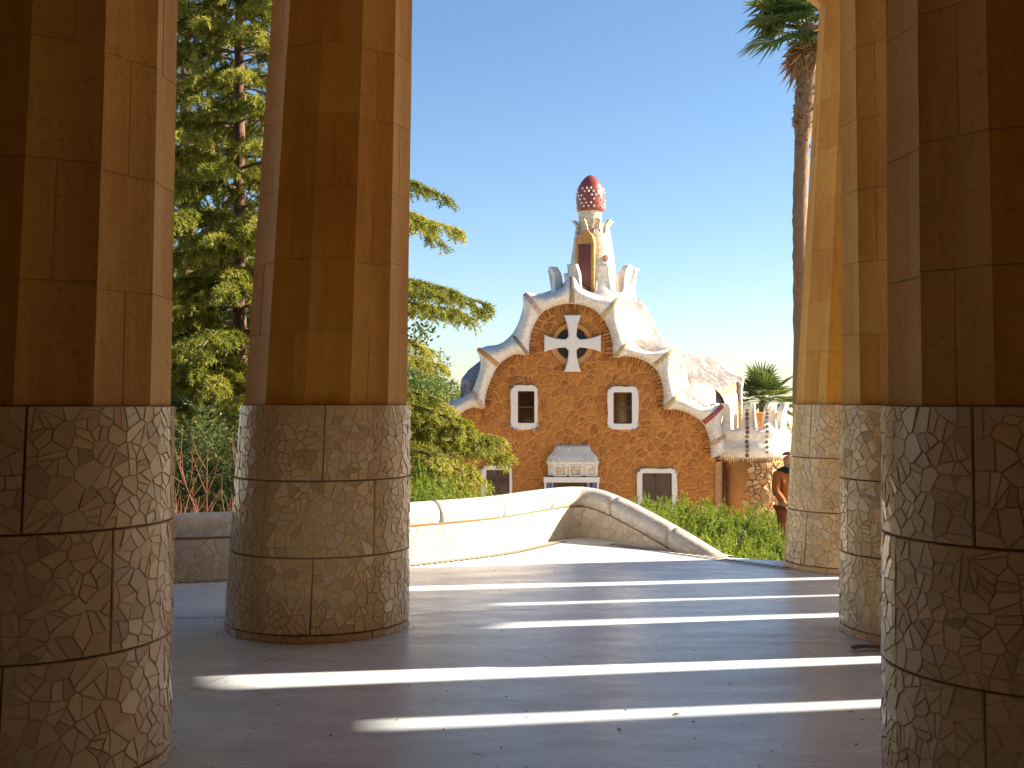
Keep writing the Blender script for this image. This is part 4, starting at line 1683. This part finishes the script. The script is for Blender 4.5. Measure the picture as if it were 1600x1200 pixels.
# a few taller plumes
pl = []
for px, y, h in ((1013, 17.5, 0.25), (1022, 17, 0.15), (1070, 18, 0.32), (985, 17, 0.22), (1040, 17, 0.12), (975, 17.5, 0.2), (1000, 17.2, 0.15), (1103, 18.5, 0.10)):
    for k in range(14):
        pl.append(((px - 800) / 1800 * y + rn.normal(0, .06), y + rn.normal(0, .1), -0.25 + h * rn.uniform(0.1, 1.0)))
pts = np.concatenate([pts, np.array(pl)])
B, dd, T = shoots(pts, 44, 0.34, 0.05, 1.0, 0.38, rn)
blades("foliage", B, dd, 0.062 * rn.uniform(0.6, 1.2, len(B)), 0.013, "hedge_leaf", hd, T)
mound("branch_mass", hd, [((0.97 + (y - 15.3) * 0.1 if y > 15.3 else 2.3 + (13.3 - y) * 0.62) + 0.45 + 0.7 * k, y, 0.5, -0.9, -0.55) for y in np.arange(14.2, 21.6, 0.6) for k in range(6) if (1.4 + 0.7 * k) < y * 0.262 + 0.5], "twig_mass")
# yellow-green broad-leaved plant at the parapet's end
yp = empty("leafy_shrub", "small yellow-green broad-leaved shrub hugging the sloping end of the parapet", "shrub")
pts = []
for k in range(420):
    s = rn.uniform(0, 1)
    pts.append((1.62 + 0.88 * s + rn.normal(0.16, 0.09), 15.0 - 1.35 * s + rn.normal(0.14, 0.09), 0.28 - 0.36 * s - rn.uniform(0, 0.28)))
pts = np.array(pts)
dd = unit(rn.normal(size=pts.shape) + np.array((0, -0.3, 0.5)))
blades("foliage", pts, dd, 0.075 * rn.uniform(0.7, 1.2, len(pts)), 0.045, "yellow_leaf", yp, None, quad=True)
m = MB()
for k in range(14):
    s = k / 13
    x, y = 1.75 + 0.85 * s, 15.1 - 1.3 * s
    m.tube([(x, y, -0.7), (x - 0.05, y - 0.02, 0.1 - 0.36 * s)], [0.012, 0.005], 5)
m.build("stems", "bark", yp)

# grey-green shrub behind the parapet, in front of the lower left window
sh = empty("shrub", "grey-green feathery shrub behind the parapet under the gatehouse's lower left window", "shrub")
pts = []
while len(pts) < 900:
    px = rn.uniform(560, 805)
    y = rn.uniform(15.2, 18.5)
    top = 0.25 + 0.25 * math.sin(px * 0.05) * 0.5 + (0.1 if px > 700 else 0.22)
    if px > 715:
        top -= (px - 715) * 0.0045
    pts.append(((px - 800) / 1800 * y, y, top - rn.uniform(0, 0.7)))
B, dd, T = shoots(np.array(pts), 34, 0.36, 0.05, 1.0, 0.35, rn)
blades("foliage", B, dd, 0.065 * rn.uniform(0.6, 1.2, len(B)), 0.013, "hedge_leaf", sh, T)
mound("branch_mass", sh, [((px - 800) / 1800 * 17, 17 + 0.4 * math.sin(px), 0.45, -0.9, 0.15) for px in range(570, 800, 25)], "twig_mass")

# evergreen thicket behind the left parapet
th = empty("thicket", "dense dark evergreen thicket behind the parapet between the left-hand columns", "shrub")
pts = []
while len(pts) < 2600:
    px = rn.uniform(225, 640)
    y = rn.uniform(16.5, 20.5)
    top = 1.15 + 0.5 * math.sin(px * 0.045) * math.cos(y * 1.1) - 0.3 * max(0, (px - 420) / 200)
    pts.append(((px - 800) / 1800 * y, y, top - abs(rn.normal(0, 0.75))))
pts = np.array(pts)
pts = pts[pts[:, 2] > -0.7]
B, dd, T = shoots(pts, 30, 0.42, 0.06, 0.55, 0.7, rn)
blades("foliage", B, dd, 0.085 * rn.uniform(0.6, 1.2, len(B)), 0.018, "dark_needles", th, T)
mound("branch_mass", th, [((px - 800) / 1800 * 19, 19 + 0.5 * math.sin(px), 0.7, -0.9, 0.9) for px in range(220, 640, 35)], "twig_mass")

# bare shrub with reddish stems
bs = empty("bare_shrub", "leafless shrub of thin reddish stems behind the parapet between the left-hand columns", "shrub")
rnd = random.Random(9)
for k in range(16):
    px = rnd.uniform(262, 372)
    y = rnd.uniform(13.4, 14.6)
    x = (px - 800) / 1800 * y
    ang = rnd.uniform(-0.55, 0.25)
    m = MB()
    L = rnd.uniform(1.2, 2.1)
    p0 = Vector((x, y, -0.66))
    pts_ = [p0]
    d = Vector((math.sin(ang), rnd.uniform(-0.15, 0.15), math.cos(ang)))
    for i in range(7):
        d = (d + Vector((rnd.uniform(-.13, .13), rnd.uniform(-.1, .1), 0.04))).normalized()
        pts_.append(pts_[-1] + d * L / 7)
    m.tube(pts_, [0.013 * (1 - i / 9) for i in range(8)], 5)
    for j in range(7):
        i = rnd.randint(2, 6)
        q = pts_[i]
        dd_ = (d + Vector((rnd.uniform(-.9, .9), rnd.uniform(-.4, .4), rnd.uniform(-0.1, .4)))).normalized()
        tl = rnd.uniform(0.15, 0.55)
        m.tube([q, q + dd_ * tl * 0.5, q + dd_ * tl + Vector((rnd.uniform(-.05, .05), 0, 0.04))], [0.007, 0.005, 0.002], 4)
    m.build("stem", "red_twig", bs)

# rounded tree crown left of the gatehouse, farther off
def round_tree(name, label, base, h, r, mat, seed, n=16000, leaf=(0.16, 0.09)):
    rn = np.random.default_rng(seed)
    t = empty(name, label, "tree")
    t.location = base
    m = MB()
    m.tube([(0, 0, 0), (0.1, 0, h * 0.35), (0, 0.1, h * 0.7)], [0.22, 0.17, 0.08], 8)
    for k in range(8):
        a = rn.uniform(0, 6.28)
        m.tube([(0.05, 0, h * rn.uniform(0.3, 0.55)), (r * 0.6 * math.cos(a), r * 0.6 * math.sin(a), h * rn.uniform(0.7, 0.9))], [0.08, 0.02], 5)
    m.build("trunk", "bark", t)
    cl = [(rn.normal(0, r * 0.42), rn.normal(0, r * 0.42), h * 0.75 + rn.normal(0, h * 0.13), r * rn.uniform(0.22, 0.4)) for _ in range(34)]
    P_ = []
    for x, y, z, rr in cl:
        v = unit(rn.normal(size=(n // 34, 3)))
        v[:, 2] *= 0.75
        P_.append(np.array((x, y, z)) + v * rr * rn.uniform(0.7, 1.05, (n // 34, 1)))
    P_ = np.concatenate(P_)
    d = unit(rn.normal(size=P_.shape) + np.array((0, 0, 0.4)))
    blades("crown", P_, d, leaf[0] * rn.uniform(0.6, 1.2, len(P_)), leaf[1], mat, t, None, quad=True)


round_tree("broadleaf_tree", "rounded bright green tree peeping out left of the gatehouse roof", (wx(655, 60), 60, -3.6), 7.4, 3.0, "pine_leaf", 61)
round_tree("broadleaf_tree", "low dense tree behind the cedars at the foot of the tall one", (wx(420, 40), 40, -3.6), 8.6, 4.6, "dark_needles", 62, 20000, (0.2, 0.1))
round_tree("broadleaf_tree", "dark bushy tree at the far left edge behind the tall cedar", (wx(300, 38), 38, -3.6), 10.5, 4.8, "dark_needles", 63, 20000, (0.2, 0.1))


# ------------------------------------------------------------------ palms
def fan_frond(name, parent, org, d, petiole, size, mat, rnd, nseg=26, droop=0.35, fold=0.25):
    """one fan leaf: petiole and pleated blade of narrow segments"""
    d = Vector(d).normalized()
    side = d.cross(Vector((0, 0, 1)))
    side = side.normalized() if side.length > 0.05 else Vector((1, 0, 0))
    nrm = side.cross(d).normalized()
    m = MB()
    tip = Vector(org) + d * petiole
    m.tube([org, Vector(org) + d * petiole * 0.5 + Vector((0, 0, 0.03)), tip], [0.025, 0.018, 0.012], 4)
    for k in range(nseg):
        a = R(-105 + 210 * (k + 0.5) / nseg)
        L = size * (0.72 + 0.28 * math.cos(a * 0.8)) * rnd.uniform(0.9, 1.08)
        dd = d * math.cos(a) + side * math.sin(a) + nrm * (fold * abs(math.sin(a)))
        dd.normalize()
        sd = dd.cross(nrm).normalized()
        w = size * 0.07
        q1 = tip + dd * L * 0.55
        q2 = tip + dd * L + Vector((0, 0, -droop * L * rnd.uniform(0.5, 1.2)))
        z = nrm * (0.02 * (1 if k % 2 else -1))
        m.add([tip, q1 + sd * w * 0.6 + z, q1 - sd * w * 0.6 - z, q2], [(0, 1, 2), (1, 3, 2)])
    o = m.build(name, mat, parent)
    at = o.data.attributes.new("tint", 'FLOAT', 'FACE')
    base = rnd.uniform(0.2, 0.8)
    at.data.foreach_set('value', [min(1, max(0, base + rnd.gauss(0, 0.12))) for _ in o.data.polygons])
    return o


rnd = random.Random(17)
DP = 30.0
palm = empty("fan_palm", "tall fan palm with shaggy trunk and skirt beside the far column", "palm")
axis = catmull([(wx(1249, DP), wz(860, DP)), (wx(1251, DP), wz(500, DP)), (wx(1250, DP), wz(330, DP)), (wx(1255, DP), wz(200, DP)), (wx(1262, DP), wz(110, DP)), (wx(1264, DP), wz(40, DP))], 10)
m = MB()
seg = 14
rows = []
for i, q in enumerate(axis):
    y = 630 - (q[1] - EYE) * 1800 / DP
    base_r = 0.185 if y > 215 else 0.185 + 0.08 * min(1, (215 - y) / 25)
    row = []
    for k in range(seg + 1):
        a = 2 * math.pi * (k % seg) / seg
        rr = base_r * (1 + 0.10 * math.sin(i * 2.7 + k * 1.9) + 0.07 * math.sin(i * 5.1 + (k % seg) * 3.3))
        row.append((q[0] + rr * math.cos(a), DP + rr * math.sin(a), q[1]))
    rows.append(row)
m.grid(rows)
m.build("trunk", "palm_bark", palm, True)
# old leaf bases bristling on the upper trunk
m = MB()
for k in range(420):
    y = 100 + 130 * rnd.random() ** 0.8 if k < 300 else rnd.uniform(230, 480)
    z = wz(y, DP)
    x = float(np.interp(z, [q[1] for q in axis], [q[0] for q in axis]))
    a = rnd.uniform(0, 6.283)
    r0 = 0.25 if y < 205 else 0.155
    o_ = Vector((x + r0 * math.cos(a), DP + r0 * math.sin(a), z))
    dn = Vector((math.cos(a) * 0.6, math.sin(a) * 0.6, rnd.choice((0.7, -0.5))))
    L_ = rnd.uniform(0.06, 0.17) if y < 230 else rnd.uniform(0.03, 0.06)
    sd = Vector((-math.sin(a), math.cos(a), 0)) * 0.04
    m.add([o_ + sd, o_ - sd, o_ + dn * L_ - sd * 0.4, o_ + dn * L_ + sd * 0.4], [(0, 1, 2, 3)])
tag(m.build("leaf_bases", "palm_bark", palm), kind="stuff")
top = Vector((wx(1264, DP), DP, wz(58, DP)))
# dead skirt
for k in range(34):
    a = rnd.uniform(0, 6.283)
    d = Vector((math.cos(a) * 0.38, math.sin(a) * 0.38, -1))
    fan_frond("dead_frond", palm, top + Vector((math.cos(a) * 0.16, math.sin(a) * 0.16, rnd.uniform(-0.15, 0.1))), d, rnd.uniform(0.25, 0.5), rnd.uniform(0.55, 0.9), "dead_frond", rnd, 12, 0.15, 0.1)
# green fans: some placed as the photo shows them, the rest round the crown
spec = [((-1, -0.3, 0.45), 1.15, 1.0), ((-1, -0.25, 0.10), 1.05, 1.0), ((-0.85, -0.5, -0.42), 0.75, 1.05), ((-0.35, -0.9, -0.45), 0.5, 0.9), ((0.35, -0.85, -0.45), 0.45, 0.9), ((-0.9, 0.3, 0.75), 1.0, 1.0), ((-0.6, -0.7, 0.1), 0.8, 0.95), ((-0.9, 0.2, -0.15), 0.9, 1.0)]
for k in range(22):
    a = rnd.uniform(0, 6.283)
    spec.append(((math.cos(a), math.sin(a), rnd.uniform(0.1, 1.4)), rnd.uniform(0.6, 1.0), rnd.uniform(0.8, 1.0)))
for d, pet, sz in spec:
    fan_frond("frond", palm, top + Vector((0, 0, 0.12)), d, pet, sz, "palm_leaf", rnd)

D2 = 68.0
palm2 = empty("fan_palm", "small fan palm showing only its crown behind the gatehouse balcony", "palm")
c2 = Vector((wx(1192, D2), D2, wz(628, D2)))
MB().tube([(c2.x, D2, -3.6), tuple(c2)], [0.3, 0.24], 10).build("trunk", "palm_bark", palm2, True)
for k in range(20):
    a = rnd.uniform(0, 6.283)
    el = rnd.uniform(-0.5, 1.5)
    fan_frond("frond", palm2, c2, (math.cos(a), math.sin(a), el), rnd.uniform(0.8, 1.3), rnd.uniform(1.1, 1.5), "palm_leaf", rnd, 22, 0.2)
for d in ((-0.5, -0.2, 1.3), (-0.15, -0.2, 1.5), (0.4, -0.2, 1.4), (0.9, -0.2, 0.8), (1, -0.3, 0.1), (1, -0.2, -0.5), (0.8, -0.3, -0.9), (1, 0.2, 0.4), (1, -0.1, -0.2), (0.6, -0.5, -1.0), (-1, -0.2, 0.6), (-1, -0.3, 0.0)):
    fan_frond("frond", palm2, c2, d, 1.15, 1.55, "palm_leaf", rnd, 24, 0.12)

# ------------------------------------------------------------------ the visitor half hidden behind the far column
per = empty("person", "person in orange-brown jacket and dark scarf half hidden behind the farthest column", "person")
PD = 18.0
per.location = (wx(1230, PD), PD, -0.73)
per.rotation_euler = (0, 0, 0.5)


def skinned(name, joints, edges, mat, parent, root=0, sub=2):
    me = bpy.data.meshes.new(name)
    me.from_pydata([j[0] for j in joints], edges, [])
    me.materials.append(MATS[mat])
    o = bpy.data.objects.new(name, me)
    COL.objects.link(o)
    o.parent = parent
    md = o.modifiers.new("skin", 'SKIN')
    md.use_smooth_shade = True
    for i, j in enumerate(joints):
        sv = me.skin_vertices[0].data[i] if me.skin_vertices else None
        if sv:
            sv.radius = j[1]
            sv.use_root = (i == root)
    sb = o.modifiers.new("sub", 'SUBSURF')
    sb.levels = sb.render_levels = sub
    return o


def make_skin(name, joints, edges, mat, parent, root=0, sub=2):
    """skin + subdivision through bpy so the radius layer exists"""
    me = bpy.data.meshes.new(name)
    me.from_pydata([j[0] for j in joints], edges, [])
    me.materials.append(MATS[mat])
    o = bpy.data.objects.new(name, me)
    COL.objects.link(o)
    bpy.context.view_layer.objects.active = o
    o.select_set(True)
    bpy.ops.object.modifier_add(type='SKIN')
    for i, j in enumerate(joints):
        sv = me.skin_vertices[0].data[i]
        sv.radius = j[1]
        sv.use_root = (i == root)
    o.modifiers[0].use_smooth_shade = True
    sb = o.modifiers.new("sub", 'SUBSURF')
    sb.levels = sb.render_levels = sub
    o.select_set(False)
    o.parent = parent
    return o


J = [((0, 0, 0.95), (0.13, 0.10)), ((0, 0, 1.15), (0.135, 0.10)), ((0, 0, 1.36), (0.16, 0.11)), ((0, -0.01, 1.47), (0.06, 0.06)), ((0, -0.03, 1.56), (0.072, 0.085)), ((0, -0.03, 1.64), (0.076, 0.095)), ((0, -0.02, 1.70), (0.055, 0.07)),
     ((-0.19, 0, 1.40), (0.06, 0.06)), ((-0.25, -0.02, 1.14), (0.045, 0.045)), ((-0.22, -0.20, 0.96), (0.034, 0.034)), ((-0.20, -0.27, 0.92), (0.038, 0.022)),
     ((0.19, 0, 1.40), (0.06, 0.06)), ((0.25, -0.02, 1.14), (0.045, 0.045)), ((0.20, -0.20, 0.98), (0.034, 0.034)), ((0.16, -0.27, 0.95), (0.038, 0.022)),
     ((-0.09, 0, 0.86), (0.085, 0.085)), ((-0.10, -0.02, 0.48), (0.06, 0.06)), ((-0.10, 0.02, 0.08), (0.042, 0.042)), ((-0.11, -0.14, 0.03), (0.04, 0.03)),
     ((0.09, 0, 0.86), (0.085, 0.085)), ((0.10, 0.03, 0.48), (0.06, 0.06)), ((0.11, 0.10, 0.08), (0.042, 0.042)), ((0.12, -0.05, 0.03), (0.04, 0.03))]
E = [(0, 1), (1, 2), (2, 3), (3, 4), (4, 5), (5, 6), (2, 7), (7, 8), (8, 9), (9, 10), (2, 11), (11, 12), (12, 13), (13, 14), (0, 15), (15, 16), (16, 17), (17, 18), (0, 19), (19, 20), (20, 21), (21, 22)]
make_skin("body", J, E, "skin", per)
# jacket: torso and sleeves a little larger than the body
JJ = [((0, 0, 0.86), (0.185, 0.14)), ((0, 0, 1.12), (0.18, 0.14)), ((0, 0, 1.36), (0.20, 0.14)), ((0, -0.01, 1.45), (0.09, 0.09)), ((-0.20, 0, 1.40), (0.085, 0.085)), ((-0.255, -0.02, 1.14), (0.07, 0.07)), ((-0.225, -0.19, 0.97), (0.055, 0.055)),
      ((0.20, 0, 1.40), (0.085, 0.085)), ((0.255, -0.02, 1.14), (0.07, 0.07)), ((0.205, -0.19, 0.99), (0.055, 0.055))]
make_skin("jacket", JJ, [(0, 1), (1, 2), (2, 3), (2, 4), (4, 5), (5, 6), (2, 7), (7, 8), (8, 9)], "jacket_cloth", per)
JT = [((0, 0, 0.92), (0.15, 0.12)), ((-0.09, 0, 0.84), (0.105, 0.105)), ((-0.10, -0.02, 0.48), (0.08, 0.08)), ((-0.10, 0.02, 0.10), (0.065, 0.065)), ((0.09, 0, 0.84), (0.105, 0.105)), ((0.10, 0.03, 0.48), (0.08, 0.08)), ((0.11, 0.10, 0.10), (0.065, 0.065))]
make_skin("trousers", JT, [(0, 1), (1, 2), (2, 3), (0, 4), (4, 5), (5, 6)], "trouser_cloth", per)
for sx, fy in ((-0.105, 0.0), (0.115, 0.08)):
    make_skin("shoe", [((sx, fy + 0.03, 0.06), (0.05, 0.055)), ((sx, fy - 0.08, 0.045), (0.052, 0.042)), ((sx, fy - 0.17, 0.035), (0.045, 0.032))], [(0, 1), (1, 2)], "shoe_leather", per)
m = MB()
m.tube([(0.125 * math.cos(t), -0.01 + 0.115 * math.sin(t), 1.455 + 0.02 * math.sin(2 * t)) for t in np.linspace(0, 6.283, 22)], 0.06, 8)
m.tube([(0.06, -0.12, 1.44), (0.09, -0.17, 1.30), (0.08, -0.165, 1.12)], [0.05, 0.055, 0.05], 8)
m.build("scarf", "scarf_cloth", per, True)
# short hair cap, ears, nose
m = MB()
rows = []
for i in range(7):
    ph = R(5 + i * 10.5)
    rows.append([(0.088 * math.sin(ph) * math.cos(t), -0.015 + 0.105 * math.sin(ph) * math.sin(t) + 0.012, 1.655 + 0.10 * math.cos(ph) + 0.03 * min(0, math.sin(t)) * -1 * math.sin(ph)) for t in np.linspace(0, 6.283, 21)])
m.grid(rows)
m.build("hair", "hair", per, True)
m = MB()
m.add([(-0.012, -0.118, 1.605), (0.012, -0.118, 1.605), (0, -0.145, 1.60), (0, -0.118, 1.65)], [(0, 1, 2), (0, 2, 3), (2, 1, 3)])
m.build("nose", "skin", per)
for sx in (-1, 1):
    MB().tube([(sx * 0.074, -0.02, 1.66), (sx * 0.088, -0.01, 1.64), (sx * 0.078, -0.02, 1.60)], [0.012, 0.016, 0.01], 6).build("ear", "skin", per, True)
    MB().tube([(sx * 0.028, -0.117, 1.635), (sx * 0.028, -0.124, 1.635)], [0.009, 0.006], 8).build("eye", "hair", per, True)
MB().tube([(-0.02, -0.118, 1.568), (0, -0.123, 1.566), (0.02, -0.118, 1.568)], [0.003, 0.006, 0.003], 5).build("mouth", "trouser_cloth", per)
# fingers of the two hands
for sx, wrist in ((-1, (-0.20, -0.27, 0.92)), (1, (0.16, -0.27, 0.95))):
    for k in range(4):
        o_ = Vector(wrist) + Vector(((k - 1.5) * 0.018, -0.03, 0))
        L_ = (0.07, 0.08, 0.075, 0.06)[k]
        MB().tube([o_, o_ + Vector((0, -L_ * 0.55, -0.012)), o_ + Vector((0, -L_ * 0.85, -0.045))], [0.0095, 0.009, 0.007], 6).build("finger", "skin", per, True)
    o_ = Vector(wrist) + Vector((-sx * 0.032, 0.0, 0))
    MB().tube([o_, o_ + Vector((-sx * 0.025, -0.03, -0.005)), o_ + Vector((-sx * 0.02, -0.06, -0.02))], [0.011, 0.010, 0.008], 6).build("thumb", "skin", per, True)

# ------------------------------------------------------------------ small things on the floor
fan = MB()
fan.add([(0, 0, 0.004), (0.05, 0.03, 0.018), (0.12, 0.0, 0.006), (0.05, -0.03, 0.014)], [(0, 1, 2), (0, 2, 3)])
lf = fan.build("fallen_leaf", "fallen_leaf")
tag(lf, "tiny dark fallen leaf lying in shade near the front sunlit stripe", "leaf", "fallen leaves")


def floor_at(px, py, z=0.0):
    d = 1800 * (EYE - z) / (py - 630)
    return ((px - 800) / 1800 * d, d, z)


lf.location = floor_at(1050, 1117)
lf.scale = (0.45, 0.45, 0.6)
for (px, py, s_, rz_, lab) in ((965, 1142, 0.35, 1, "speck of dry leaf on the shaded floor below the front sunlit stripe"), (1332, 1114, 0.3, 2, "speck of dry leaf by the front stripe's end beside the massive right column"),
                               (1335, 1165, 0.25, 0.4, "tiny dry leaf on the floor close to the foot of the massive right column"), (785, 1170, 0.25, 2.2, "tiny dry leaf on the open shaded floor at the bottom of the picture")):
    o = lf.copy()
    COL.objects.link(o)
    o.location = floor_at(px, py)
    o.scale = (s_, s_, 0.5)
    o.rotation_euler = (0, 0, rz_)
    tag(o, lab, "leaf", "fallen leaves")
# dark curled strip of bark at the mid-right column's foot
c = Vector(floor_at(1362, 1017))
m = MB()
rows = []
for i in range(9):
    t = i / 8
    x = -0.14 + 0.30 * t
    rows.append([(x, 0.03 * math.cos(a) + 0.02 * math.sin(3 * t), 0.02 + 0.018 * math.sin(a) + 0.006 * math.sin(5 * t)) for a in np.linspace(-0.6, 3.4, 6)])
m.grid(rows)
o = m.build("bark_strip", "fallen_leaf")
o.location = c
tag(o, "dark curled strip of bark lying at the foot of the narrow orange column", "bark")

# grit, needles and leaf crumbs blown over the slab, thicker along the parapet and round the column feet
rn = np.random.default_rng(77)
P_ = []
for k in range(170):
    px, py = rn.uniform(255, 1390), 880 + 320 * rn.random() ** 1.4
    P_.append(floor_at(px, py, 0.004))
for cx_, cy_ in ((-2.448, 5.7), (-1.56, 9.24), (2.4, 5.1), (3.3, 8.95), (3.72, 12.6)):
    for k in range(60):
        a_ = rn.uniform(0, 6.283)
        r_2 = 0.735 + abs(rn.normal(0, 0.07))
        P_.append((cx_ + r_2 * math.cos(a_), cy_ + r_2 * math.sin(a_), 0.004))
for k in range(130):
    q, d = on_path(rn.uniform(4.5, s_e - 0.3))
    o_ = 0.03 + abs(rn.normal(0, 0.16))
    P_.append((q[0] + d[1] * o_, q[1] - d[0] * o_, 0.005))
P_ = np.array(P_)
dd = unit(np.stack([rn.normal(size=len(P_)), rn.normal(size=len(P_)), rn.uniform(0.0, 0.25, len(P_))], 1))
lt = blades("floor_litter", P_, dd, 0.017 * rn.uniform(0.4, 1.6, len(P_)), 0.008, "fallen_leaf", None, None, quad=True)
tag(lt, "scattered crumbs of dry leaf and grit on the floor", "litter", kind="stuff")
